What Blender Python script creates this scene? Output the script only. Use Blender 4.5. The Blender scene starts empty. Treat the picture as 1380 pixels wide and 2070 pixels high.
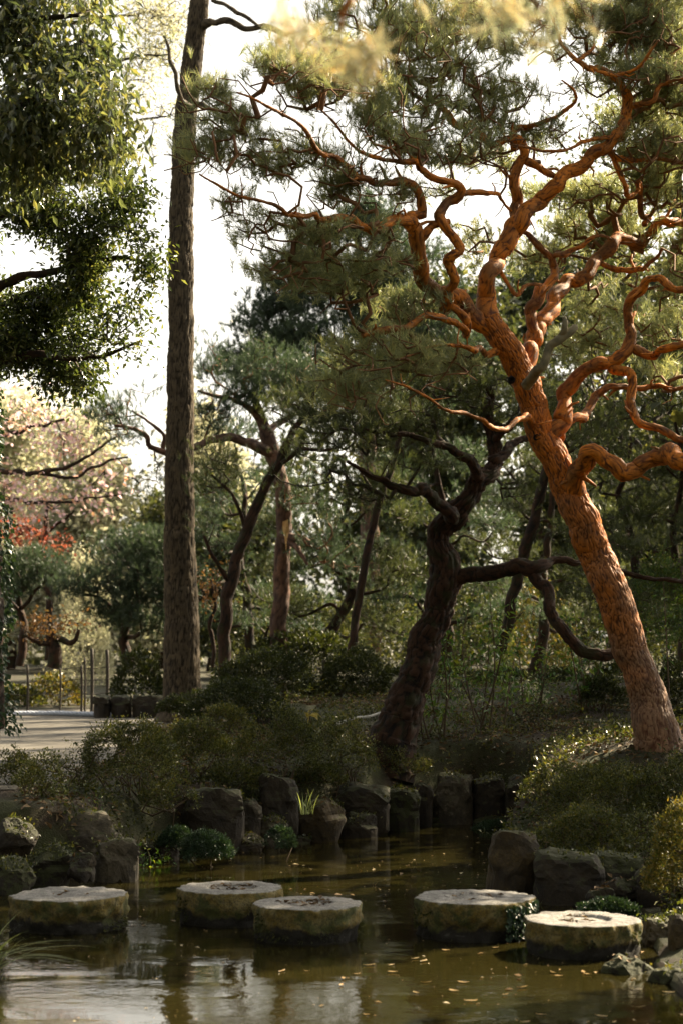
import bpy, math, random
import numpy as np
from mathutils import Vector

# ------------------------------------------------------------------ camera, sky, sun, exposure
scene = bpy.context.scene
COL = scene.collection
FR = 4000.0                     # focal length in photograph pixels (1380 x 2070)
KY = 1.6                        # depths below are written in units of 1.6 m
F = FR / KY                     # pixels per metre times depth unit
CAMZ = 2.3
PITCH = math.atan(250.0 / FR)
cam_d = bpy.data.cameras.new("camera")
cam = bpy.data.objects.new("camera", cam_d)
COL.objects.link(cam)
cam.location = (0, 0, CAMZ)
cam.rotation_euler = (math.pi / 2 + PITCH, 0, 0)
cam_d.sensor_fit = 'VERTICAL'
cam_d.sensor_height = 36.0
cam_d.sensor_width = 24.0
cam_d.lens = FR / 2070.0 * 36.0
cam_d.clip_end = 3000
cam_d.dof.use_dof = True
cam_d.dof.focus_distance = 20.6
cam_d.dof.aperture_fstop = 2.4
scene.camera = cam

SUN_AZ, SUN_EL = math.radians(52), math.radians(37)     # azimuth from the view axis (+Y) towards the right (+X)
SUNV = np.array([math.sin(SUN_AZ) * math.cos(SUN_EL), math.cos(SUN_AZ) * math.cos(SUN_EL), math.sin(SUN_EL)])
world = bpy.data.worlds.new("World")
scene.world = world
world.use_nodes = True
wn = world.node_tree
wn.nodes.clear()
sky = wn.nodes.new('ShaderNodeTexSky')
sky.sky_type = 'NISHITA'
sky.sun_disc = False
sky.sun_elevation = SUN_EL
sky.sun_rotation = SUN_AZ
sky.air_density = 1.0
sky.dust_density = 3.0
sky.ozone_density = 1.0
bg = wn.nodes.new('ShaderNodeBackground')
bg.inputs[1].default_value = 0.085
wo = wn.nodes.new('ShaderNodeOutputWorld')
bw = wn.nodes.new('ShaderNodeRGBToBW')
tintw = wn.nodes.new('ShaderNodeMix')
tintw.data_type = 'RGBA'
tintw.blend_type = 'MULTIPLY'
tintw.inputs[0].default_value = 1.0
tintw.inputs[7].default_value = (1.07, 1.0, .86, 1)      # thin white haze over the blue
hazew = wn.nodes.new('ShaderNodeMix')
hazew.data_type = 'RGBA'
hazew.inputs[0].default_value = .85
wn.links.new(sky.outputs[0], bw.inputs[0])
wn.links.new(bw.outputs[0], tintw.inputs[6])
wn.links.new(sky.outputs[0], hazew.inputs[6])
wn.links.new(tintw.outputs[2], hazew.inputs[7])
wn.links.new(hazew.outputs[2], bg.inputs[0])
wn.links.new(bg.outputs[0], wo.inputs[0])

sun_d = bpy.data.lights.new("sun", 'SUN')
sun_d.energy = 5.0
sun_d.angle = math.radians(0.6)
sun_d.color = (1.0, 0.83, 0.58)
sun = bpy.data.objects.new("sun", sun_d)
COL.objects.link(sun)
sun.rotation_euler = Vector(-SUNV).to_track_quat('-Z', 'Y').to_euler()
sun.location = (20, 20, 30)

vs = scene.view_settings
vs.view_transform = 'Standard'
vs.look = 'None'
vs.exposure = 2.0
vs.gamma = 1.0
vs.use_curve_mapping = False
cy = scene.cycles
cy.max_bounces = 4
cy.diffuse_bounces = 2
cy.glossy_bounces = 2
cy.transmission_bounces = 2
cy.transparent_max_bounces = 4
cy.caustics_reflective = False
cy.caustics_refractive = False
cy.sample_clamp_indirect = 4.0
cy.use_denoising = True
cy.use_adaptive_sampling = True
cy.adaptive_threshold = .02

# ------------------------------------------------------------------ helpers
RNG = np.random.default_rng(7)
CP, SP = math.cos(PITCH), math.sin(PITCH)


def W(x, y, Y):
    """point seen at photograph pixel (x, y) at depth Y (in units of KY metres)"""
    Y = Y * KY
    a, b = (x - 690.0) / FR, (1035.0 - y) / FR
    d = np.array([a, CP - b * SP, SP + b * CP])
    return np.array([0, 0, CAMZ]) + d * (Y / d[1])


def WZ(x, y, z=0.0):
    """point of the level z seen at pixel (x, y)"""
    a, b = (x - 690.0) / FR, (1035.0 - y) / FR
    d = np.array([a, CP - b * SP, SP + b * CP])
    return np.array([0, 0, CAMZ]) + d * ((z - CAMZ) / d[2])


def _hash(ix, iy, iz, seed):
    h = (ix.astype(np.int64) * 374761393 + iy.astype(np.int64) * 668265263 + iz.astype(np.int64) * 2147483647 + seed * 1274126177) & 0xffffffff
    h = ((h ^ (h >> 13)) * 1274126177) & 0xffffffff
    h = (h ^ (h >> 16)) & 0xffffffff
    h = (h * 2246822519) & 0xffffffff
    return ((h ^ (h >> 15)) & 0xffffff) / float(0xffffff)


def vnoise(P, seed=0):
    P = np.asarray(P, float)
    i = np.floor(P)
    f = P - i
    f = f * f * (3 - 2 * f)
    out = 0
    for dx in (0, 1):
        for dy in (0, 1):
            for dz in (0, 1):
                w = (f[..., 0] if dx else 1 - f[..., 0]) * (f[..., 1] if dy else 1 - f[..., 1]) * (f[..., 2] if dz else 1 - f[..., 2])
                out = out + w * _hash(i[..., 0] + dx, i[..., 1] + dy, i[..., 2] + dz, seed)
    return out * 2 - 1


def fbm(P, octv=4, seed=0):
    P = np.asarray(P, float)
    a, s, o = 0.5, 1.0, 0
    for k in range(octv):
        o = o + a * vnoise(P * s, seed + k * 17)
        a *= .5
        s *= 2.03
    return o


def voro(P, seed=0):
    """F2 - F1 of a 3D cell pattern and a value per cell"""
    P = np.asarray(P, float)
    i = np.floor(P)
    f1 = np.full(len(P), 9.)
    f2 = np.full(len(P), 9.)
    cid = np.zeros(len(P))
    for dx in (-1, 0, 1):
        for dy in (-1, 0, 1):
            for dz in (-1, 0, 1):
                c = i + np.array([dx, dy, dz])
                q = c + np.stack([_hash(c[:, 0], c[:, 1], c[:, 2], seed + k) for k in (1, 2, 3)], 1)
                d = np.linalg.norm(P - q, axis=1)
                m = d < f1
                f2 = np.where(m, f1, np.minimum(f2, d))
                cid = np.where(m, _hash(c[:, 0], c[:, 1], c[:, 2], seed + 9), cid)
                f1 = np.where(m, d, f1)
    return f2 - f1, cid


def unit(v):
    v = np.asarray(v, float)
    return v / np.maximum(np.linalg.norm(v, axis=-1, keepdims=True), 1e-9)


def rand_unit(n, rng=RNG):
    return unit(rng.normal(size=(n, 3)))


class Geo:
    """collects vertices, triangles and quads (and one float per vertex)"""
    def __init__(self):
        self.v, self.t, self.q, self.a, self.n = [], [], [], [], 0

    def add(self, V, T=None, Q=None, A=None):
        V = np.asarray(V, float).reshape(-1, 3)
        if T is not None and len(T):
            self.t.append(np.asarray(T, np.int64).reshape(-1, 3) + self.n)
        if Q is not None and len(Q):
            self.q.append(np.asarray(Q, np.int64).reshape(-1, 4) + self.n)
        self.v.append(V)
        self.a.append(np.full(len(V), .5) if A is None else np.asarray(A, float))
        self.n += len(V)
        return self


def mesh_of(name, g, material, smooth=True, org=(0, 0, 0), attr=False):
    V = np.concatenate(g.v) - np.asarray(org, float)
    T = np.concatenate(g.t) if g.t else np.zeros((0, 3), np.int64)
    Q = np.concatenate(g.q) if g.q else np.zeros((0, 4), np.int64)
    me = bpy.data.meshes.new(name)
    me.vertices.add(len(V))
    me.vertices.foreach_set("co", V.astype(np.float32).ravel())
    nl = len(T) * 3 + len(Q) * 4
    me.loops.add(nl)
    me.loops.foreach_set("vertex_index", np.concatenate([T.ravel(), Q.ravel()]).astype(np.int32))
    me.polygons.add(len(T) + len(Q))
    st = np.concatenate([np.arange(len(T)) * 3, len(T) * 3 + np.arange(len(Q)) * 4]).astype(np.int32)
    me.polygons.foreach_set("loop_start", st)
    me.polygons.foreach_set("use_smooth", np.full(len(T) + len(Q), smooth))
    if attr:
        at = me.attributes.new("plate", 'FLOAT', 'POINT')
        at.data.foreach_set("value", np.concatenate(g.a).astype(np.float32))
    me.update(calc_edges=True)
    if material is not None:
        me.materials.append(material)
    return me


def part(name, g, material, parent=None, smooth=True, attr=False, kind=None):
    org = np.array(parent.matrix_basis.translation) if parent is not None else (0, 0, 0)
    if parent is not None and parent.parent is not None:
        org = org + np.array(parent.parent.matrix_basis.translation)
    o = bpy.data.objects.new(name, mesh_of(name, g, material, smooth, org, attr))
    COL.objects.link(o)
    if parent is not None:
        o.parent = parent
    if kind:
        o["kind"] = kind
    return o


def thing(name, label, cat, loc, group=None):
    o = bpy.data.objects.new(name, None)
    COL.objects.link(o)
    o.empty_display_size = .2
    o.location = tuple(float(c) for c in loc)
    o["label"] = label
    o["category"] = cat
    if group:
        o["group"] = group
    return o


def solo(name, g, material, label, cat, loc, group=None, smooth=True, attr=False):
    """a thing that is one mesh, with its origin at loc"""
    o = bpy.data.objects.new(name, mesh_of(name, g, material, smooth, loc, attr))
    COL.objects.link(o)
    o.location = tuple(float(c) for c in loc)
    o["label"] = label
    o["category"] = cat
    if group:
        o["group"] = group
    return o


def setting(name, g, material, kind='structure', smooth=True, attr=False):
    o = part(name, g, material, None, smooth, attr)
    o["kind"] = kind
    return o


def catmull(P, step):
    P = np.asarray(P, float)
    if len(P) < 3:
        n = max(2, int(np.linalg.norm(P[1, :3] - P[0, :3]) / step) + 1)
        t = np.linspace(0, 1, n)[:, None]
        return P[0] * (1 - t) + P[1] * t
    E = np.vstack([2 * P[0] - P[1], P, 2 * P[-1] - P[-2]])
    out = []
    for i in range(1, len(E) - 2):
        p0, p1, p2, p3 = E[i - 1], E[i], E[i + 1], E[i + 2]
        n = max(2, int(np.linalg.norm(p2[:3] - p1[:3]) / step) + 1)
        t = np.linspace(0, 1, n, endpoint=False)[:, None]
        out.append(.5 * ((2 * p1) + (-p0 + p2) * t + (2 * p0 - 5 * p1 + 4 * p2 - p3) * t ** 2 + (-p0 + 3 * p1 - 3 * p2 + p3) * t ** 3))
    out.append(E[-2][None])
    return np.concatenate(out)


def frames(P):
    T = unit(np.gradient(P, axis=0))
    ref = np.array([0, 1., 0]) if abs(T[0][1]) < .8 else np.array([1., 0, 0])
    N = np.zeros_like(P)
    n = unit(ref - T[0] * ref.dot(T[0]))
    for i in range(len(P)):
        n = n - T[i] * n.dot(T[i])
        n = n / max(np.linalg.norm(n), 1e-9)
        N[i] = n
    return T, N, np.cross(T, N)


def sstep(x, a, b):
    t = np.clip((x - a) / (b - a), 0, 1)
    return t * t * (3 - 2 * t)


def tube(g, P, R, segs, bark=None, cap=True):
    """bark: (cells along, cells around per metre, depth, seed) gives raised plates"""
    P = np.asarray(P, float)
    R = np.asarray(R, float)
    n = len(P)
    if n < 2:
        return
    T, N, B = frames(P)
    a = np.linspace(0, 2 * math.pi, segs, endpoint=False)
    ca, sa = np.cos(a), np.sin(a)
    rad = N[:, None, :] * ca[None, :, None] + B[:, None, :] * sa[None, :, None]
    r = np.repeat(R[:, None], segs, 1)
    A = np.full(n * segs, .5)
    if bark is not None:
        s = np.concatenate([[0], np.cumsum(np.linalg.norm(np.diff(P, axis=0), axis=1))])
        cl, cr, dep, seed = bark
        Rm = R.mean()
        C = np.stack([ca[None, :] * Rm * cr + 0 * s[:, None], sa[None, :] * Rm * cr + 0 * s[:, None], s[:, None] * cl + 0 * a[None, :]], 2).reshape(-1, 3)
        C = C + .35 * np.stack([vnoise(C * 1.3, seed + 3), vnoise(C * 1.3, seed + 4), vnoise(C * 1.3, seed + 5)], 1)
        e, cid = voro(C, seed)
        e = np.clip(e * 3.2, 0, 1)
        big = fbm(C * .35, 3, seed + 11)
        fine = fbm(C * 3.1, 3, seed + 12)
        dsp = dep * (e - .6 + .5 * (cid - .5) + .35 * fine) + Rm * .09 * big
        r = r + np.minimum(dsp.reshape(n, segs), r * .3)
        A = np.clip(e * (.55 + .45 * cid) + .25 * fine, 0, 1)
    V = P[:, None, :] + rad * r[:, :, None]
    i = np.arange(n - 1)[:, None] * segs
    j = np.arange(segs)[None, :]
    k = (j + 1) % segs
    Q = np.stack([i + j, i + k, i + segs + k, i + segs + j], 2).reshape(-1, 4)
    V = V.reshape(-1, 3)
    if cap:
        c = n * segs
        V = np.vstack([V, P[-1] + T[-1] * R[-1] * .35])
        A = np.append(A, .5)
        l = (n - 1) * segs
        Tt = np.stack([l + np.arange(segs), l + (np.arange(segs) + 1) % segs, np.full(segs, c)], 1)
    else:
        Tt = None
    g.add(V, Tt, Q, A)


def needles(g, pos, dirs, K, L, wid, spread, rng, stem=.07):
    S = len(pos)
    if not S:
        return
    p = np.repeat(pos, K, 0)
    d = np.repeat(dirs, K, 0)
    m = S * K
    nd = unit(d + spread * rand_unit(m, rng) * rng.uniform(.5, 1.1, (m, 1)))
    base = p + d * (rng.uniform(-1, .25, (m, 1)) * stem)
    ll = L * rng.uniform(.65, 1.1, (m, 1))
    side = unit(np.cross(nd, rand_unit(m, rng))) * (wid * .5)
    V = np.stack([base - side, base + side, base + nd * ll], 1).reshape(-1, 3)
    g.add(V, np.arange(m * 3).reshape(-1, 3))


def leaves(g, pos, dirs, L, wd, rng, upb=1.0, fold=.25, var=.35):
    m = len(pos)
    if not m:
        return
    ll = L * (1 + rng.uniform(-var, var, (m, 1)))
    d = unit(dirs)
    upv = np.array([0, 0, 1.]) * upb + rand_unit(m, rng) * .8
    s = unit(np.cross(d, upv))
    n = unit(np.cross(s, d))
    w = wd * ll / L * .5 if np.isscalar(L) else ll * .3
    mid = pos + d * ll * .45
    V = np.stack([pos, mid + s * w + n * w * fold, pos + d * ll - n * ll * .12, mid - s * w + n * w * fold], 1).reshape(-1, 3)
    b = np.arange(m)[:, None] * 4
    T = np.concatenate([b + np.array([0, 1, 2]), b + np.array([0, 2, 3])], 0)
    g.add(V, T)


def pad_points(pads, rng, dens, thr=-.12, fs=2.0, seed=1, shell=0.0):
    """attractor points inside ellipsoids (x, y, Y, rx, ry[, depth radius m, factor]) given in pixels"""
    out = []
    for pd in pads:
        x, y, Y, rx, ry = pd[:5]
        c = W(x, y, Y)
        a, b = rx * Y / F, ry * Y / F
        dz = pd[5] if len(pd) > 5 and pd[5] else max(.35, min(a, 1.6) * .85)
        fac = pd[6] if len(pd) > 6 else 1.0
        n = max(4, int(dens * fac * (a * b * dz) ** (2 / 3.)))
        u = rand_unit(n * 3, rng) * (rng.uniform(shell, 1, (n * 3, 1)) ** (1 / 2.4))
        P = c + u * np.array([a, dz, b])
        P = P[vnoise(P * fs, seed) > thr][:n]
        out.append(P)
    return np.concatenate(out)


def grow(npos, nrad, A, rng, step=.16, wig=.16, rmin=.004, expo=.42, below=.6, lim=.6):
    """connect attractors A to skeleton nodes; returns chains [(pts, radii)] and the growth direction at every attractor"""
    K = len(npos)
    capn = K + len(A) * 14 + 10
    pos = np.zeros((capn, 3))
    pos[:K] = npos
    par = np.full(capn, -1)
    d0 = np.array([np.min(((npos - a) ** 2).sum(1)) for a in A])
    order = np.argsort(d0)
    n = K
    tipn = np.zeros(len(A), int)
    for ai in order:
        a = A[ai]
        q = pos[:n] - a
        cost = np.sqrt((q * q).sum(1)) + below * np.maximum(0, q[:, 2])
        cost[:K] += .05
        b = int(np.argmin(cost))
        v = a - pos[b]
        L = np.linalg.norm(v)
        ns = min(12, max(1, int(L / step)))
        pv = unit(np.cross(v, rng.normal(size=3)))
        pv2 = unit(np.cross(v, pv))
        ph = rng.uniform(0, 6.28)
        prev = b
        for k in range(1, ns + 1):
            t = k / ns
            if n >= capn:
                break
            off = L * wig * math.sin(math.pi * t)
            pos[n] = pos[b] + v * t + pv * off * math.sin(ph + 5 * t) + pv2 * off * math.cos(ph + 7 * t)
            pos[n, 2] -= .06 * L * math.sin(math.pi * t)
            par[n] = prev
            prev = n
            n += 1
        tipn[ai] = prev
    w = np.zeros(n)
    w[tipn] += 1
    for i in range(n - 1, K - 1, -1):
        w[par[i]] += w[i]
    rad = rmin * np.maximum(w, 1) ** expo
    main = np.full(n, -1)
    best = np.zeros(n)
    for i in range(K, n):
        p = par[i]
        if p >= K and w[i] > best[p]:
            best[p] = w[i]
            main[p] = i
    chains = []
    for i in range(K, n):
        p = par[i]
        if p >= K and main[p] == i:
            continue
        idx = [i]
        while main[idx[-1]] >= 0:
            idx.append(main[idx[-1]])
        pp = np.vstack([pos[p], pos[idx]])
        r0 = min(nrad[p] * lim, rad[i]) if p < K else rad[i]
        rr = np.minimum(np.concatenate([[r0 * 1.1], rad[idx]]), r0 * 1.1)
        chains.append((pp, rr))
    dirs = np.zeros((len(A), 3))
    for i in range(len(A)):
        t = tipn[i]
        p = par[t] if par[t] >= 0 else t
        dirs[i] = pos[t] - pos[p]
    return chains, unit(dirs + 1e-6)


def add_chains(g, chains, segs=4, fine=.009):
    for pp, rr in chains:
        tube(g, pp, rr, segs if rr[0] > fine else 3, None, False)


def limb_path(spec, step=.07, knob=0.0, seed=0, parents=None):
    """spec: [(x px, y px, depth, width px)] -> points, radii"""
    A = np.array([np.append(W(s[0], s[1], s[2]), s[3] * s[2] / F * .5) for s in spec])
    if parents is not None:
        pp = np.concatenate([p[0] for p in parents])
        pr = np.concatenate([p[1] for p in parents])
        d = np.linalg.norm(pp - A[0, :3], axis=1)
        k = int(np.argmin(d))
        if .3 * pr[k] < d[k] < 3 * pr[k] + .25:
            A = np.vstack([np.append(pp[k], A[0, 3]), A])
    C = catmull(A, step)
    P, R = C[:, :3].copy(), np.maximum(C[:, 3], .004)
    if knob:
        for k in range(3):
            P[:, k] += vnoise(np.stack([P[:, 2] * 3.1 + k * 9, P[:, 0] * 3.1, P[:, 1] * 2], 1), seed + k) * knob * np.minimum(R * 3, .12) * np.clip(np.arange(len(P)) * step / .3, 0, 1)
            P[:, k] += vnoise(P * 8.5 + k * 5.3, seed + 11 + k) * knob * np.minimum(R * .55, .03) * np.clip(np.arange(len(P)) * step / .3, 0, 1)
        R = R * (1 + .18 * knob * vnoise(P * 6.0, seed + 5) + .14 * knob * np.maximum(0, vnoise(P * 11.0, seed + 6)))
    return P, R


def sunk(P, R):
    """a limb's first centimetres narrow so that its start hides inside its parent"""
    s = np.concatenate([[0], np.cumsum(np.linalg.norm(np.diff(P, axis=0), axis=1))])
    return P, R * (.7 + .3 * sstep(s, 0, max(.1, float(R[0]) * 1.6)))


# ------------------------------------------------------------------ materials
def new_mat(name):
    m = bpy.data.materials.new(name)
    m.use_nodes = True
    nt = m.node_tree
    nt.nodes.clear()
    out = nt.nodes.new('ShaderNodeOutputMaterial')
    return m, nt, out


def node(nt, typ, **kw):
    n = nt.nodes.new(typ)
    for k, v in kw.items():
        if hasattr(n, k):
            setattr(n, k, v)
        else:
            n.inputs[k].default_value = v
    return n


def ramp(nt, src, stops, interp='LINEAR'):
    r = nt.nodes.new('ShaderNodeValToRGB')
    r.color_ramp.interpolation = interp
    e = r.color_ramp.elements
    while len(e) < len(stops):
        e.new(.5)
    for i, (p, c) in enumerate(stops):
        e[i].position = p
        e[i].color = (*c, 1) if len(c) == 3 else c
    nt.links.new(src, r.inputs[0])
    return r.outputs[0]


def mix(nt, fac, a, b, blend='MIX'):
    m = nt.nodes.new('ShaderNodeMix')
    m.data_type = 'RGBA'
    m.blend_type = blend
    for s, v in ((0, fac), (6, a), (7, b)):
        if isinstance(v, (int, float)):
            m.inputs[s].default_value = v
        elif isinstance(v, tuple):
            m.inputs[s].default_value = (*v, 1)
        else:
            nt.links.new(v, m.inputs[s])
    return m.outputs[2]


def noise(nt, scale, detail=4, rough=.55, vec=None):
    n = nt.nodes.new('ShaderNodeTexNoise')
    n.inputs['Scale'].default_value = scale
    n.inputs['Detail'].default_value = detail
    n.inputs['Roughness'].default_value = rough
    if vec is None:
        tc = nt.nodes.new('ShaderNodeNewGeometry')
        vec = tc.outputs['Position']
    nt.links.new(vec, n.inputs['Vector'])
    return n.outputs['Fac']


def bump(nt, h, strength=.5, dist=.02):
    b = nt.nodes.new('ShaderNodeBump')
    b.inputs['Strength'].default_value = strength
    b.inputs['Distance'].default_value = dist
    nt.links.new(h, b.inputs['Height'])
    return b.outputs[0]


def leaf_mat(name, cols, trans=.45, rough=.45, tint=(1.25, 1.2, .55), spec=.4):
    """cols: colours spread over the leaves at random and in clumps"""
    m, nt, out = new_mat(name)
    ge = nt.nodes.new('ShaderNodeNewGeometry')
    nz = noise(nt, 1.1, 2)
    ad = nt.nodes.new('ShaderNodeMath')
    ad.operation = 'MULTIPLY_ADD'
    nt.links.new(nz, ad.inputs[0])
    ad.inputs[1].default_value = .9
    sc = nt.nodes.new('ShaderNodeMath')
    sc.operation = 'MULTIPLY_ADD'
    nt.links.new(ge.outputs['Random Per Island'], sc.inputs[0])
    sc.inputs[1].default_value = .9
    sc.inputs[2].default_value = -.4
    nt.links.new(sc.outputs[0], ad.inputs[2])
    st = [(i / max(1, len(cols) - 1), c) for i, c in enumerate(cols)]
    col = ramp(nt, ad.outputs[0], st)
    pb = node(nt, 'ShaderNodeBsdfPrincipled', Roughness=rough)
    pb.inputs['Specular IOR Level'].default_value = spec
    nt.links.new(col, pb.inputs['Base Color'])
    tr = nt.nodes.new('ShaderNodeBsdfTranslucent')
    tc = mix(nt, 1.0, col, tint, 'MULTIPLY')
    nt.links.new(tc, tr.inputs[0])
    ms = nt.nodes.new('ShaderNodeMixShader')
    ms.inputs[0].default_value = trans
    nt.links.new(pb.outputs[0], ms.inputs[1])
    nt.links.new(tr.outputs[0], ms.inputs[2])
    nt.links.new(ms.outputs[0], out.inputs[0])
    return m


def bark_mat(name, crack, plate, alt, rough=.8, nscale=9, moss=None, alt_z=None, bs=.5):
    """crack / plate by the modelled relief, alt in patches (or above a height: alt_z = (z0, z1))"""
    m, nt, out = new_mat(name)
    at = nt.nodes.new('ShaderNodeAttribute')
    at.attribute_name = "plate"
    n1 = noise(nt, nscale, 5)
    n2 = noise(nt, nscale * 6, 4)
    c0 = mix(nt, ramp(nt, n2, [(.3, (0, 0, 0)), (.7, (1, 1, 1))]), plate, tuple(min(1, c * 1.5) for c in plate))
    n3 = noise(nt, 2.2, 4)
    f = ramp(nt, n3, [(.42, (0, 0, 0)), (.6, (1, 1, 1))])
    if alt_z:
        ge = nt.nodes.new('ShaderNodeNewGeometry')
        sp = nt.nodes.new('ShaderNodeSeparateXYZ')
        nt.links.new(ge.outputs['Position'], sp.inputs[0])
        mr = nt.nodes.new('ShaderNodeMapRange')
        mr.inputs[1].default_value = alt_z[0]
        mr.inputs[2].default_value = alt_z[1]
        nt.links.new(sp.outputs['Z'], mr.inputs[0])
        a2 = nt.nodes.new('ShaderNodeMath')
        a2.operation = 'MULTIPLY_ADD'
        nt.links.new(n3, a2.inputs[0])
        a2.inputs[1].default_value = 1.3
        a2.inputs[2].default_value = -.65
        a3 = nt.nodes.new('ShaderNodeMath')
        nt.links.new(a2.outputs[0], a3.inputs[0])
        nt.links.new(mr.outputs[0], a3.inputs[1])
        f = ramp(nt, a3.outputs[0], [(.2, (0, 0, 0)), (.8, (1, 1, 1))])
    c1 = mix(nt, f, c0, alt)
    c2 = mix(nt, ramp(nt, at.outputs['Fac'], [(.05, (0, 0, 0)), (.45, (1, 1, 1))]), crack, c1)
    c3 = mix(nt, ramp(nt, n1, [(.35, (.55, .55, .55)), (.65, (1, 1, 1))]), (0, 0, 0), c2)
    if moss:
        nm = noise(nt, 5, 5)
        c3 = mix(nt, ramp(nt, nm, [(.52, (0, 0, 0)), (.62, (.8, .8, .8))]), c3, moss)
    pb = node(nt, 'ShaderNodeBsdfPrincipled', Roughness=rough)
    pb.inputs['Specular IOR Level'].default_value = .35
    nt.links.new(c3, pb.inputs['Base Color'])
    nt.links.new(bump(nt, n2, bs, .012), pb.inputs['Normal'])
    nt.links.new(pb.outputs[0], out.inputs[0])
    return m


def rock_mat(name, base, dark, pale, moss, mossamt=.5, lichen=.62):
    m, nt, out = new_mat(name)
    oi = nt.nodes.new('ShaderNodeObjectInfo')
    ge = nt.nodes.new('ShaderNodeNewGeometry')
    n1 = noise(nt, 4.5, 6, .6)
    n2 = noise(nt, 38, 5, .6)
    n3 = noise(nt, 9, 5, .65)
    c = mix(nt, ramp(nt, n1, [(.35, (0, 0, 0)), (.65, (1, 1, 1))]), dark, base)
    c = mix(nt, ramp(nt, n3, [(lichen, (0, 0, 0)), (lichen + .06, (.75, .75, .75))]), c, pale)
    c = mix(nt, ramp(nt, n2, [(.3, (.45, .45, .45)), (.6, (1, 1, 1))]), (.01, .01, .008), c)
    sp = nt.nodes.new('ShaderNodeSeparateXYZ')
    nt.links.new(ge.outputs['Normal'], sp.inputs[0])
    ad = nt.nodes.new('ShaderNodeMath')
    nt.links.new(n3, ad.inputs[0])
    ad2 = nt.nodes.new('ShaderNodeMath')
    ad2.operation = 'MULTIPLY'
    ad2.inputs[1].default_value = .35
    nt.links.new(sp.outputs['Z'], ad2.inputs[0])
    nt.links.new(ad2.outputs[0], ad.inputs[1])
    f = ramp(nt, ad.outputs[0], [(1.02 - mossamt * .6, (0, 0, 0)), (1.1 - mossamt * .6, (.9, .9, .9))])
    c = mix(nt, f, c, moss)
    pb = node(nt, 'ShaderNodeBsdfPrincipled', Roughness=.85)
    nt.links.new(c, pb.inputs['Base Color'])
    nt.links.new(bump(nt, n2, .6, .015), pb.inputs['Normal'])
    nt.links.new(pb.outputs[0], out.inputs[0])
    return m


def plain_mat(name, a, b, scale=8, rough=.8, bs=.3):
    m, nt, out = new_mat(name)
    n = noise(nt, scale, 5)
    pb = node(nt, 'ShaderNodeBsdfPrincipled', Roughness=rough)
    nt.links.new(ramp(nt, n, [(.3, a), (.7, b)]), pb.inputs['Base Color'])
    nt.links.new(bump(nt, noise(nt, scale * 5, 4), bs, .01), pb.inputs['Normal'])
    nt.links.new(pb.outputs[0], out.inputs[0])
    return m


M = {}
M['needle'] = leaf_mat('pine_needle', [(.13, .165, .1), (.22, .26, .15), (.34, .36, .19), (.46, .44, .22)], .58, .3, (1.15, 1.12, .72), .8)
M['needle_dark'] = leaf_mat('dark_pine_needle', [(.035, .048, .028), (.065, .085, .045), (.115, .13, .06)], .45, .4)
M['needle_blue'] = leaf_mat('bluish_pine_needle', [(.035, .055, .04), (.06, .09, .06), (.1, .13, .08)], .4, .4, (1.1, 1.15, .7))
M['needle_sun_tint'] = leaf_mat('sun_tinted_pine_needle', [(.22, .27, .2), (.36, .4, .28), (.55, .52, .36), (.7, .42, .1)], .55, .3, (1.1, 1.05, .85), .7)  # sun shining through the spray is put into these pale needle colours
M['leaf'] = leaf_mat('evergreen_leaf', [(.03, .045, .018), (.06, .085, .03), (.11, .14, .045), (.22, .22, .08)], .45, .25, (1.25, 1.25, .6), .7)
M['leaf_big'] = leaf_mat('drooping_leaf', [(.035, .052, .033), (.075, .095, .055), (.14, .165, .085), (.24, .23, .1)], .45, .22, (1.3, 1.28, .65), .9)
M['leaf_lime_glow'] = leaf_mat('lime_glow_leaf', [(.34, .35, .24), (.48, .47, .34), (.62, .58, .46)], .55, .5, (1.05, 1.05, .88))  # background haze and glow are put into these pale leaf colours
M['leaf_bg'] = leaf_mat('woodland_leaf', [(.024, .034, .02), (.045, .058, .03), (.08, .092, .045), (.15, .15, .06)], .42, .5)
M['leaf_pink'] = leaf_mat('pink_leaf', [(.75, .5, .52), (.84, .66, .67), (.7, .4, .2), (.88, .74, .74)], .6, .6, (1.0, .95, .97))
M['leaf_red'] = leaf_mat('red_leaf', [(.16, .045, .03), (.3, .085, .05), (.36, .16, .1)], .45, .5, (1.1, .9, .75))
M['leaf_orange'] = leaf_mat('orange_leaf', [(.12, .065, .028), (.18, .095, .036), (.17, .12, .05)], .4, .5, (1.1, 1, .65))
M['leaf_azalea'] = leaf_mat('azalea_leaf', [(.018, .026, .008), (.046, .06, .016), (.1, .115, .028), (.17, .15, .036)], .4, .35, (1.2, 1.15, .5), .5)
M['leaf_hedge'] = leaf_mat('hedge_leaf', [(.016, .024, .009), (.035, .047, .014), (.065, .075, .02)], .35, .45)
M['leaf_gold'] = leaf_mat('golden_shrub_leaf', [(.06, .085, .025), (.16, .15, .035), (.3, .21, .045)], .4, .4, (1.2, 1.1, .5))
M['leaf_glossy'] = leaf_mat('sapling_leaf', [(.025, .055, .02), (.05, .11, .03), (.11, .18, .04), (.24, .24, .05)], .4, .3, (1.3, 1.35, .4), .6)
M['leaf_ivy'] = leaf_mat('ivy_leaf', [(.015, .035, .018), (.03, .06, .028), (.05, .085, .04)], .25, .35)
M['leaf_yellow'] = leaf_mat('yellow_leaf', [(.35, .3, .09), (.45, .36, .1)], .4, .5)
M['litter'] = leaf_mat('fallen_leaf', [(.035, .02, .009), (.08, .045, .015), (.15, .09, .035), (.28, .2, .11)], .15, .7, (1, .9, .6))
M['float'] = leaf_mat('floating_leaf', [(.14, .08, .03), (.27, .17, .06), (.38, .31, .18)], .1, .5, (1, .9, .6))
M['moss_blade'] = leaf_mat('moss_blade', [(.02, .026, .006), (.042, .048, .01), (.075, .075, .017)], .3, .7)
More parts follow.
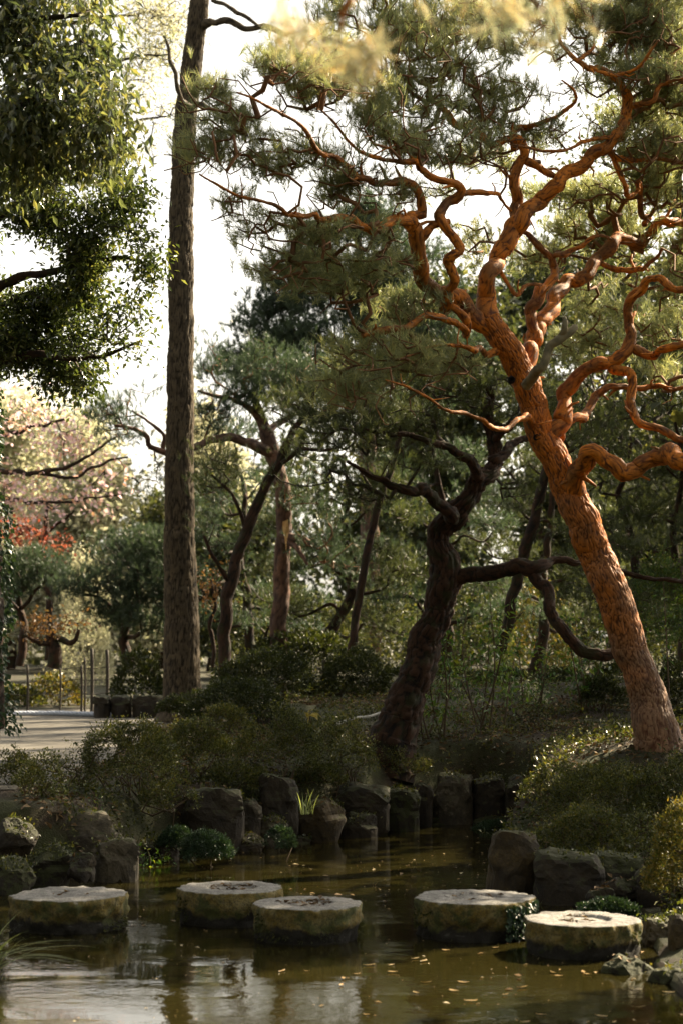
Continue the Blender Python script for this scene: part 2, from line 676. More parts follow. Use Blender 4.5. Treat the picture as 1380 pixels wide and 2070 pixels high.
M['grass'] = leaf_mat('grass_blade', [(.16, .2, .07), (.28, .33, .14), (.42, .45, .26)], .4, .4)
M['bark_red'] = bark_mat('red_pine_bark', (.085, .024, .006), (.19, .105, .055), (.54, .165, .014), .62, 7, None, (1.0, 4.4))
M['bark_red_limb'] = bark_mat('red_pine_limb_bark', (.11, .028, .004), (.54, .172, .015), (.24, .105, .03), .66, 9)
M['bark_twig'] = plain_mat('pine_twig_bark', (.085, .038, .015), (.23, .105, .035), 6)
M['bark_grey'] = bark_mat('grey_trunk_bark', (.014, .01, .006), (.082, .062, .038), (.105, .08, .05), .9, 6)
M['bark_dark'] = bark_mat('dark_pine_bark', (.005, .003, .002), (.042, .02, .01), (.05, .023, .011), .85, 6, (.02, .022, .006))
M['bark_pink'] = bark_mat('far_pine_bark', (.05, .025, .018), (.15, .08, .05), (.12, .07, .05), .8, 5)
M['twig_dark'] = plain_mat('dark_twig_bark', (.02, .014, .009), (.06, .04, .024), 6)
M['twig_shrub'] = plain_mat('shrub_stem_bark', (.04, .026, .012), (.11, .075, .04), 10)
M['bark_pale'] = plain_mat('weathered_stub_bark', (.1, .09, .05), (.26, .22, .13), 12)
M['wood_raw'] = plain_mat('split_raw_wood', (.45, .24, .08), (.65, .42, .18), 20)
M['rock'] = rock_mat('bank_rock', (.045, .032, .016), (.012, .008, .004), (.085, .067, .042), (.026, .029, .006), .62, .64)
M['rock_pale'] = rock_mat('pale_rock', (.11, .09, .056), (.032, .025, .015), (.2, .175, .13), (.035, .038, .009), .5, .58)
M['rock_ochre'] = rock_mat('ochre_rock', (.07, .045, .012), (.02, .013, .005), (.1, .072, .026), (.038, .037, .006), .45, .64)
M['rock_moss'] = rock_mat('mossy_rock', (.04, .032, .017), (.014, .011, .006), (.08, .07, .045), (.03, .034, .007), .95, .7)
M['post'] = plain_mat('fence_post_wood', (.025, .02, .014), (.06, .05, .036), 10)
M['rope'] = plain_mat('pale_rope', (.45, .5, .62), (.7, .74, .82), 60)
M['pole'] = plain_mat('pale_cut_pole', (.3, .29, .26), (.5, .48, .44), 20)
M['slate'] = plain_mat('far_roof', (.05, .06, .075), (.09, .1, .12), 3)


def ground_mat():
    m, nt, out = new_mat('garden_ground')
    n1 = noise(nt, 1.3, 6, .6)
    n2 = noise(nt, 14, 5, .65)
    n3 = noise(nt, 60, 3, .6)
    soil = mix(nt, n2, (.016, .01, .005), (.05, .031, .015))
    moss = mix(nt, n2, (.018, .022, .006), (.05, .053, .013))
    c = mix(nt, ramp(nt, n1, [(.4, (0, 0, 0)), (.56, (1, 1, 1))]), soil, moss)
    pb = node(nt, 'ShaderNodeBsdfPrincipled', Roughness=.95)
    nt.links.new(c, pb.inputs['Base Color'])
    nt.links.new(bump(nt, n3, .8, .03), pb.inputs['Normal'])
    nt.links.new(pb.outputs[0], out.inputs[0])
    return m


def stone_mat():
    """weathered stepping stone: dark wet foot, ochre lichen belt, pale worn top (by height: the tide line)"""
    m, nt, out = new_mat('stepping_stone')
    ge = nt.nodes.new('ShaderNodeNewGeometry')
    sp = nt.nodes.new('ShaderNodeSeparateXYZ')
    nt.links.new(ge.outputs['Position'], sp.inputs[0])
    sn = nt.nodes.new('ShaderNodeSeparateXYZ')
    nt.links.new(ge.outputs['Normal'], sn.inputs[0])
    n1 = noise(nt, 6, 6, .65)
    n2 = noise(nt, 55, 4, .7)
    n3 = noise(nt, 13, 5, .6)
    zz = nt.nodes.new('ShaderNodeMath')
    zz.operation = 'MULTIPLY_ADD'
    nt.links.new(n1, zz.inputs[0])
    zz.inputs[1].default_value = .3
    nt.links.new(sp.outputs['Z'], zz.inputs[2])
    side = mix(nt, ramp(nt, n3, [(.4, (0, 0, 0)), (.62, (1, 1, 1))]), (.15, .105, .014), (.19, .155, .06))
    side = mix(nt, ramp(nt, n1, [(.47, (0, 0, 0)), (.58, (.9, .9, .9))]), side, (.05, .062, .01))
    foot = (.01, .008, .004)
    side = mix(nt, ramp(nt, zz.outputs[0], [(.225, (0, 0, 0)), (.265, (1, 1, 1))]), foot, side)
    top = mix(nt, ramp(nt, n3, [(.35, (0, 0, 0)), (.65, (1, 1, 1))]), (.15, .142, .128), (.33, .315, .29))
    c = mix(nt, ramp(nt, sn.outputs['Z'], [(.55, (0, 0, 0)), (.8, (1, 1, 1))]), side, top)
    c = mix(nt, ramp(nt, n2, [(.34, (.3, .3, .3)), (.56, (1, 1, 1))]), (.02, .018, .012), c)
    pb = node(nt, 'ShaderNodeBsdfPrincipled', Roughness=.85)
    nt.links.new(c, pb.inputs['Base Color'])
    nt.links.new(bump(nt, n2, .8, .015), pb.inputs['Normal'])
    nt.links.new(pb.outputs[0], out.inputs[0])
    return m


def water_mat():
    m, nt, out = new_mat('murky_pond_water')
    ge = nt.nodes.new('ShaderNodeNewGeometry')
    mp = nt.nodes.new('ShaderNodeMapping')
    mp.inputs['Scale'].default_value = (1, 1.9, 1)
    nt.links.new(ge.outputs['Position'], mp.inputs[0])
    w1 = noise(nt, 3.2, 3, .5, mp.outputs[0])
    w2 = noise(nt, 11, 3, .5, mp.outputs[0])
    calm = ramp(nt, noise(nt, .55, 2, .5, mp.outputs[0]), [(.42, (.12, .12, .12)), (.62, (1, 1, 1))])
    h = mix(nt, .35, w1, w2)
    h = mix(nt, 1.0, h, calm, 'MULTIPLY')
    pb = node(nt, 'ShaderNodeBsdfPrincipled', Roughness=.02, IOR=1.5)
    pb.inputs['Base Color'].default_value = (.017, .0145, .0036, 1)
    nt.links.new(bump(nt, h, .15, .05), pb.inputs['Normal'])
    nt.links.new(pb.outputs[0], out.inputs[0])
    return m


def path_mat():
    m, nt, out = new_mat('sandy_path')
    n1 = noise(nt, 2.2, 5)
    n2 = noise(nt, 70, 4)
    c = mix(nt, ramp(nt, n1, [(.35, (0, 0, 0)), (.65, (1, 1, 1))]), (.08, .073, .06), (.135, .125, .105))
    c = mix(nt, ramp(nt, n2, [(.35, (.6, .6, .6)), (.6, (1, 1, 1))]), (.05, .04, .03), c)
    pb = node(nt, 'ShaderNodeBsdfPrincipled', Roughness=.95)
    nt.links.new(c, pb.inputs['Base Color'])
    nt.links.new(bump(nt, n2, .5, .01), pb.inputs['Normal'])
    nt.links.new(pb.outputs[0], out.inputs[0])
    return m


M['ground'] = ground_mat()
M['stone'] = stone_mat()
M['water'] = water_mat()
M['path'] = path_mat()

# ------------------------------------------------------------------ terrain, pond, path
shore_px = [(-60, 1775), (60, 1778), (180, 1775), (275, 1748), (340, 1728), (470, 1716), (600, 1698), (690, 1690), (770, 1680),
            (860, 1662), (960, 1656), (1036, 1664), (1046, 1690), (1008, 1730), (1000, 1782), (1080, 1812), (1200, 1812),
            (1290, 1835), (1330, 1880), (1335, 1960), (1420, 2040)]
SH = [tuple(WZ(x, y)[:2]) for x, y in shore_px]
POND = np.array(SH + [(3.4, 9.6), (4.2, 2.4), (0, -4), (-7, 1.6), (-8.5, 11), (-6, 17.6)])


def pond_sd(X, Y):
    P = np.stack([X.ravel(), Y.ravel()], 1)
    best = np.full(len(P), 1e9)
    ins = np.zeros(len(P), bool)
    n = len(POND)
    for i in range(n):
        a, b = POND[i], POND[(i + 1) % n]
        ab = b - a
        t = np.clip(((P - a) @ ab) / (ab @ ab), 0, 1)
        best = np.minimum(best, np.linalg.norm(P - (a + t[:, None] * ab), axis=1))
        c = ((a[1] > P[:, 1]) != (b[1] > P[:, 1])) & (P[:, 0] < (b[0] - a[0]) * (P[:, 1] - a[1]) / (b[1] - a[1] + 1e-12) + a[0])
        ins ^= c
    return np.where(ins, -best, best).reshape(X.shape)


def sstep(x, a, b):
    t = np.clip((x - a) / (b - a), 0, 1)
    return t * t * (3 - 2 * t)


def ground_h(X, Y):
    X = np.asarray(X, float)
    Y = np.asarray(Y, float)
    sd = pond_sd(X, Y)
    Xw, Yw = X, Y
    Y = Y / KY
    bank = .08 + .6 * sstep(sd, .0, .42) + .08 * sstep(sd, .4, 2.0)
    right = sstep(X, -3.2, -.6)
    mound = right * (.16 * np.clip(Y - 14.2, 0, 4.6)) * (1 - sstep(Y, 24, 40) * .6)
    rb = sstep(X, .8, 2.0) * (1 - sstep(Y, 12.4, 14.8))
    bank = bank * (1 - rb) + rb * (.06 + .2 * sstep(sd, .05, .5) + .12 * sstep(sd, .4, 2.0))
    near = sstep(X, .6, 3.4) * .66 * sstep(Y, 11.9, 13.6) * (1 - sstep(Y, 13.7, 15.6) * .95)
    nz = vnoise(np.stack([Xw * .9, Yw * .9, X * 0], -1), 3) * .06 + vnoise(np.stack([Xw * 3.3, Yw * 3.3, X * 0], -1), 4) * .025
    onpath = sstep(-X, 2.6, 3.6) * sstep(Y, 12.5, 14)
    h = bank + mound + near + nz * (1 - .85 * onpath) * sstep(sd, 0, .5)
    return np.where(sd < 0, np.maximum(-.7, .1 + sd * 2.2), h)


def gh(x, y):
    return float(ground_h(np.array([x]), np.array([y]))[0])


def grid_sheet(xs, ys, zf, keep=None):
    X, Y = np.meshgrid(xs, ys)
    Z = zf(X, Y)
    V = np.stack([X, Y, Z], 2).reshape(-1, 3)
    nx, ny = len(xs), len(ys)
    i = np.arange(ny - 1)[:, None] * nx
    j = np.arange(nx - 1)[None, :]
    Q = np.stack([i + j, i + j + 1, i + nx + j + 1, i + nx + j], 2).reshape(-1, 4)
    if keep is not None:
        k = keep(X, Y).ravel()
        Q = Q[k[Q].all(1)]
    return Geo().add(V, None, Q)


xs = np.concatenate([-np.geomspace(900, 9.2, 26), np.arange(-9, 9.01, .14), np.geomspace(9.2, 900, 26)])
ys = np.concatenate([-np.geomspace(300, 4.2, 12), np.concatenate([np.arange(-4, 14, .6), np.arange(14, 42.01, .17)]), np.geomspace(42.4, 1500, 40)])
setting('ground', grid_sheet(xs, ys, ground_h), M['ground'])
setting('pond_water', Geo().add([(-10, -5, 0), (6, -5, 0), (6, 28, 0), (-10, 28, 0)], None, [(0, 1, 2, 3)]), M['water'])

pe = np.array([(12.4, -3.05), (13.4, -3.0), (14.6, -2.75), (16, -2.75), (18, -2.75), (20, -2.8), (22, -2.95), (24, -3.1), (25.6, -3.3), (27, -3.5)])
PATH_EDGE = lambda Y: np.interp(Y / KY, pe[:, 0], pe[:, 1]) + .08 * np.sin(Y * 2.1)
PATH_FAR = 25.9
setting('path', grid_sheet(np.arange(-14, -2.4, .16), np.arange(19.5, PATH_FAR * KY, .2), lambda X, Y: ground_h(X, Y) + .012,
                           lambda X, Y: (X < PATH_EDGE(Y)) & (pond_sd(X, Y) > 1.1)), M['path'])

# ------------------------------------------------------------------ stepping stones
def stepping_stone(x, y, hw, Y, ztop, label, seed, ring, tilt=0.0, chip=0.0):
    c = W(x, y, Y)
    c[2] = 0
    R = hw * Y / F
    segs, rng = 160, np.random.default_rng(seed)
    prof = [(.99, -.5), (1.0, -.25), (1.0, -.05)] + [(1.0 + .008 * math.sin(k * 1.3), z) for k, z in enumerate(np.linspace(0, ztop - .03, 12))]
    prof += [(1.0, ztop - .014), (.994, ztop - .004), (.978, ztop), (.93, ztop + .002)]
    prof += [(r, ztop + .004) for r in (.85, .75, .65, .55)]
    if ring:
        prof += [(.50, ztop + .003), (.47, ztop - .012), (.44, ztop - .02), (.36, ztop - .02), (.32, ztop - .016), (.28, ztop - .006), (.2, ztop - .004), (.1, ztop - .004)]
    else:
        prof += [(.45, ztop), (.35, ztop - .004), (.25, ztop - .006), (.12, ztop - .006)]
    a = np.linspace(0, 2 * math.pi, segs, endpoint=False)
    V = []
    for r, z in prof:
        x_, y_ = np.cos(a) * r * R, np.sin(a) * r * R
        V.append(np.stack([x_, y_, np.full(segs, z)], 1))
    V = np.concatenate(V)
    n0 = fbm(V * 3.1 + seed * 7.7, 4, seed)
    n1 = fbm(V * 14. + seed * 3.3, 4, seed + 4)
    rad = np.sqrt(V[:, 0] ** 2 + V[:, 1] ** 2) / R
    k = np.clip((rad - .6) / .4, 0, 1)
    low = sstep(-V[:, 2], -.16, .02)
    f = 1 + k * (.06 * n0 + .075 * n1 + .035 * fbm(V * 34., 3, seed + 6) - low * .05 * (1 + n0))
    if chip:
        ch = np.clip(fbm(V * np.array([2.2, 2.2, 5]) + seed, 3, seed + 9) - .06, 0, 1) * chip * sstep(-V[:, 2], -ztop + .02, -.04)
        f = f - k * ch
    V[:, :2] *= f[:, None]
    V[:, 2] += .010 * n1 * (V[:, 2] > ztop - .03) + tilt * V[:, 0] * (V[:, 2] > 0)
    i = np.arange(len(prof) - 1)[:, None] * segs
    j = np.arange(segs)[None, :]
    q = (j + 1) % segs
    Q = np.stack([i + j, i + q, i + segs + q, i + segs + j], 2).reshape(-1, 4)
    cc = len(V)
    V = np.vstack([V, [0, 0, prof[-1][1]]])
    l = (len(prof) - 1) * segs
    T = np.stack([l + np.arange(segs), l + (np.arange(segs) + 1) % segs, np.full(segs, cc)], 1)
    root = thing('stepping_stone', label, 'stepping stone', c, 'round stone steps crossing the pond')
    part('stone_block', Geo().add(V + c, T, Q), M['stone'], root)
    # moss tufts on the flank
    g = Geo()
    m = 900
    th = rng.uniform(0, 2 * math.pi, m)
    zz = rng.uniform(.02, ztop * .8, m)
    p = np.stack([np.cos(th) * R * 1.0, np.sin(th) * R * 1.0, zz], 1)
    kp = vnoise(p * 5 + seed * 5, seed + 2) > .25
    p = p[kp]
    dd = unit(np.stack([np.cos(th), np.sin(th), np.full(m, -.4)], 1)[kp] + .5 * rand_unit(len(p), rng))
    leaves(g, p + c - dd * .01, dd, .03, .016, rng)
    part('moss', g, M['moss_blade'], root, smooth=False, kind='stuff')
    return c, R, ztop


STONES = [
    stepping_stone(140, 1800, 115, 9.87, .265, 'broad round stone step nearest the left bank, its flank chipped', 1, False, .01, .5),
    stepping_stone(467, 1788, 104, 10.1, .27, 'round stone step with leaf-filled ring, partly hidden behind its neighbour', 2, True, 0, .1),
    stepping_stone(621, 1818, 108, 9.54, .265, 'round stone step overlapping the one behind it, leaves on top', 3, True, .005, .15),
    stepping_stone(958, 1807, 118, 9.64, .29, 'tallest round stone step, dark ivy on its right flank', 4, True, 0, .3),
    stepping_stone(1176, 1849, 115, 9.12, .24, 'round stone step nearest the right bank with sunlight on its rim', 5, True, -.005, .2),
]
rng = np.random.default_rng(40)
g = Geo()
c, R, zt = STONES[3]
th = rng.uniform(-1.1, .25, 700)
zz = rng.uniform(.03, zt * .97, 700)
p = np.stack([np.cos(th) * R * 1.01, np.sin(th) * R * 1.01, zz], 1) + c
leaves(g, p, unit(np.stack([np.cos(th), np.sin(th), -np.ones(700)], 1) + .4 * rand_unit(700, rng)), .04, .03, rng)
solo('ivy', g, M['leaf_ivy'], 'dark small-leaved ivy clinging to the tallest stone step', 'ivy', (c[0] + R, c[1], 0), smooth=False)

# ------------------------------------------------------------------ rocks
def ico(sub):
    import bmesh
    bm = bmesh.new()
    bmesh.ops.create_icosphere(bm, subdivisions=sub, radius=1)
    V = np.array([v.co[:] for v in bm.verts])
    T = np.array([[v.index for v in f.verts] for f in bm.faces])
    bm.free()
    return V, T


ICO_V, ICO_T = ico(4)


def rock(x, y, w, h, Y, label, mat_, seed, depth=None, block=0.0, sink=.25, ylow=None):
    """centre pixel, pixel width and height, depth"""
    c = W(x, y, Y)
    sx, sz = w * Y / F / 2, h * Y / F / 2
    sy = depth or (sx * .5 + sz * .5) * .95
    rng = np.random.default_rng(seed * 13 + 5)
    U = ICO_V.copy()
    # facets: clip by random planes
    N = rand_unit(11 if not block else 6, rng)
    D = rng.uniform(.66, .92, len(N))
    if block:
        ax = np.array([[1, .1, 0], [-1, .05, .08], [0, 1, .1], [0, -1, .05], [.05, 0, 1], [0, .1, -1]])
        N = np.vstack([unit(ax + .12 * rng.normal(size=ax.shape)), N[:2]])
        D = np.concatenate([np.full(6, .78), D[:2] + .15])
    dt = U @ N.T
    r = np.min(np.where(dt > .05, D / np.maximum(dt, .05), 9), axis=1)
    r = np.minimum(r, 1.12)
    U = U * r[:, None]
    U /= np.abs(U).max(0)
    zl = U[:, 2]
    rxy = np.linalg.norm(U[:, :2], axis=1)
    grow_ = np.where(zl < .0, np.minimum(.98 / np.maximum(rxy, .05), 1.9), 1.0)
    k_ = sstep(-zl, .0, .25)
    U[:, :2] *= (1 + (grow_ - 1) * k_ * .85)[:, None]
    S = np.array([sx, sy, sz])
    P = U * S
    nn = unit(U / S)
    m = min(sx, sz)
    P = P + nn * (m * .16 * fbm(P * 2.6 / max(m, .1) * .6 + seed * 9.1, 4, seed) + .035 * fbm(P * 9 + seed, 4, seed + 3) + .016 * fbm(P * 26 + seed, 3, seed + 4))[:, None]
    a = rng.uniform(-.3, .3)
    P[:, 2] *= 1.0
    low = P[:, 2] < -sz * .6
    P[low, 2] -= sink * (np.abs(P[low, 2]) - sz * .6) / (sz * .4)
    base = c - np.array([0, 0, sz])
    return solo('rock', Geo().add(P + c, ICO_T), M[mat_], label, 'rock', base, 'rocks edging the pond', smooth=False)


ROCKS = [
    # left bank
    (184, 1678, 124, 80, 12.1, 'pale flat-topped boulder above the left stepping stone bank', 'rock_pale', 0),
    (238, 1728, 90, 66, 11.75, 'pale flat slab just above the water below the pale boulder', 'rock_pale', .5),
    (108, 1745, 100, 84, 11.5, 'mossy leaning rock left of the pale flat slab', 'rock_moss', 0),
    (28, 1690, 100, 76, 11.7, 'large dim rock at the left edge below the small shrub', 'rock', 0),
    (20, 1765, 110, 74, 11.2, 'dark mossy rock at the left edge by the waterline', 'rock_moss', 0),
    (110, 1700, 44, 40, 12.2, 'small mossy stone wedged left of the pale boulder', 'rock_moss', 0),
    (165, 1752, 60, 60, 11.35, 'narrow brown rock standing between the mossy rock and the slab', 'rock', 0),
    (328, 1712, 74, 62, 12.3, 'grey mossy rock right of the pale flat slab', 'rock', 0),
    (372, 1722, 50, 34, 12.25, 'small round mossy stone at the water between ivy clumps', 'rock_moss', 0),
    (432, 1628, 130, 100, 13.1, 'big brown boulder under the azaleas of the far bank', 'rock', .4),
    (507, 1640, 46, 70, 12.95, 'narrow pale-streaked stone wedged right of the big brown boulder', 'rock_pale', 0),
    (560, 1608, 86, 124, 13.25, 'tall upright boulder with white streaks on the far bank', 'rock', .3),
    (492, 1700, 84, 46, 12.6, 'low brown stone at the waterline below the big brown boulder', 'rock_ochre', 0),
    (552, 1672, 60, 56, 12.8, 'rounded tan stone at the foot of the tall upright boulder', 'rock_pale', 0),
    (652, 1640, 100, 84, 13.15, 'smooth rounded olive boulder right of the tall upright boulder', 'rock_ochre', 0),
    (722, 1662, 84, 60, 13.0, 'low rounded boulder at the waterline in front of a flat one', 'rock', 0),
    (730, 1614, 116, 84, 13.7, 'wide flat-topped dark boulder behind the low rounded boulder', 'rock', .4),
    (812, 1626, 70, 84, 13.6, 'dark mossy block between the flat boulder and the pale square block', 'rock_moss', .5),
    (852, 1606, 44, 60, 13.95, 'narrow shadowed stone left of the pale square block', 'rock', .5),
    (915, 1606, 82, 92, 13.7, 'pale squared stone block of the far bank edging', 'rock_pale', 1),
    (987, 1604, 64, 78, 13.8, 'dark squared stone block, second from the pale square block', 'rock', 1),
    (1052, 1602, 66, 70, 13.85, 'dim squared stone block half under the right azalea', 'rock', 1),
    (900, 1660, 90, 30, 13.5, 'low wet stone at the foot of the pale square block', 'rock_moss', 0),
    (1010, 1660, 110, 30, 13.5, 'low wet stone at the foot of the dark square block', 'rock_moss', 0),
    (600, 1700, 60, 26, 12.9, 'flat leaf-strewn stone at the waterline under the olive boulder', 'rock', 0),
    # right bank
    (1038, 1738, 110, 124, 11.0, 'ochre upright boulder standing at the right bank', 'rock_ochre', .2),
    (1150, 1768, 150, 104, 10.8, 'wide dark mossy boulder right of the ochre upright boulder', 'rock', .3),
    (1240, 1752, 120, 62, 10.9, 'long moss-topped slab under the right azalea', 'rock_moss', .4),
    (1255, 1800, 84, 62, 10.45, 'round brown stone in the right bank wall', 'rock', 0),
    (1320, 1785, 84, 70, 10.4, 'grey brown stone right of the round one in the bank wall', 'rock', 0),
    (1376, 1805, 70, 70, 10.1, 'dark stone at the right edge below the golden shrub', 'rock', 0),
    (1215, 1815, 60, 40, 10.3, 'small shadowed stone low in the right bank wall', 'rock', 0),
    (1332, 1895, 76, 74, 9.35, 'sunlit cube-like stone right of the last stepping stone', 'rock_pale', .4),
    (1374, 1838, 40, 40, 9.7, 'small pale stone at the right edge above the cube-like stone', 'rock_pale', 0),
    (1382, 1920, 66, 150, 8.95, 'tall smooth boulder cut by the right edge', 'rock_ochre', .3),
    (1262, 1968, 124, 70, 8.6, 'low mossy rock rising from the water below the last step', 'rock_moss', 0),
    (1352, 1990, 90, 70, 8.35, 'dark mossy rock at the right edge of the water', 'rock_moss', 0),
]
ROCK_TOPS = []
for i, (x, y, w, h, Y, lab, mt, bl) in enumerate(ROCKS):
    if 300 < x < 1070 and Y > 12.2:          # stand on the far shore line
        ys_ = np.interp(x, [p[0] for p in shore_px[:12]], [p[1] for p in shore_px[:12]])
        Y = 5750. / (ys_ - 1285) + (.12 if y + h / 2 < ys_ - 28 else -.06)
        if bl < 1:
            y, h = y + h * .06, h * .88
    o = rock(x, y, w, h, Y, lab, mt, i + 3, None, bl)
    co = np.array([v.co[:] for v in o.data.vertices]) + np.array(o.location)
    up = np.array([v.normal[2] for v in o.data.vertices])
    ROCK_TOPS.append(co[(up > .55) & (co[:, 2] > co[:, 2].max() - .45 * (co[:, 2].max() - max(0, co[:, 2].min())))])

# kerb stones under the hedge beside the path
for i, (x, w) in enumerate([(208, 34), (246, 44), (300, 66), (352, 50)]):
    o = rock(x, 1421, w, 34, 23.2, ['first kerb stone beside the fence post under the hedge', 'second kerb stone from the fence post under the hedge',
             'longest kerb stone under the hedge beside the path', 'kerb stone against the foot of the tall trunk'][i], 'rock', 70 + i, .3, 1)
    o.name = 'kerb_stone'
    o["category"] = 'kerb stone'
    o["group"] = 'kerb stones along the path'

# ------------------------------------------------------------------ trees
def finish_tree(root, limbs, A, rng, twig_mat, foliage_mat, foliage, gk, bare=0.0):
    npos = np.concatenate([l[0] for l in limbs])
    nrad = np.concatenate([l[1] for l in limbs])
    sel = slice(None, None, 2)
    nA = len(A)
    if bare:       # leafless twigs below and in front of the needle pads
        kk = rng.choice(nA, int(nA * bare), replace=False)
        Bt = A[kk] + np.stack([rng.normal(size=len(kk)) * .15, -rng.uniform(.05, .5, len(kk)), -rng.uniform(.05, .3, len(kk))], 1)
        dm = np.array([np.min(((npos[::2] - b) ** 2).sum(1)) for b in Bt]) ** .5
        A = np.vstack([A, Bt[dm < .8]])
    ch, dirs = grow(npos[sel], nrad[sel], A, rng, **gk)
    A, dirs = A[:nA], dirs[:nA]
    tg = Geo()
    add_chains(tg, ch)
    part('branchwork', tg, twig_mat, root, kind='stuff')
    fg = Geo()
    foliage(fg, A, dirs, rng)
    part('crown', fg, foliage_mat, root, smooth=False)


def pine_foliage(shoots=4, K=22, L=.11, wid=.005, spread=.75, jit=.12, up=.7):
    def f(g, A, dirs, rng):
        p = np.repeat(A, shoots, 0) + rng.normal(size=(len(A) * shoots, 3)) * jit * np.array([1, 1, .55])
        d = unit(np.repeat(dirs, shoots, 0) * .6 + np.array([0, 0, up]) + .65 * rand_unit(len(p), rng))
        needles(g, p, d, K, L, wid, spread, rng, L * .7)
    return f


def leaf_foliage(per=14, L=.06, wd=.025, jit=.14, up=.1, droop=0.0, upb=1.0):
    def f(g, A, dirs, rng):
        p = np.repeat(A, per, 0) + rng.normal(size=(len(A) * per, 3)) * jit
        d = unit(np.repeat(dirs, per, 0) * .5 + np.array([0, 0, up - droop]) + .8 * rand_unit(len(p), rng))
        leaves(g, p, d, L, wd, rng, upb)
    return f


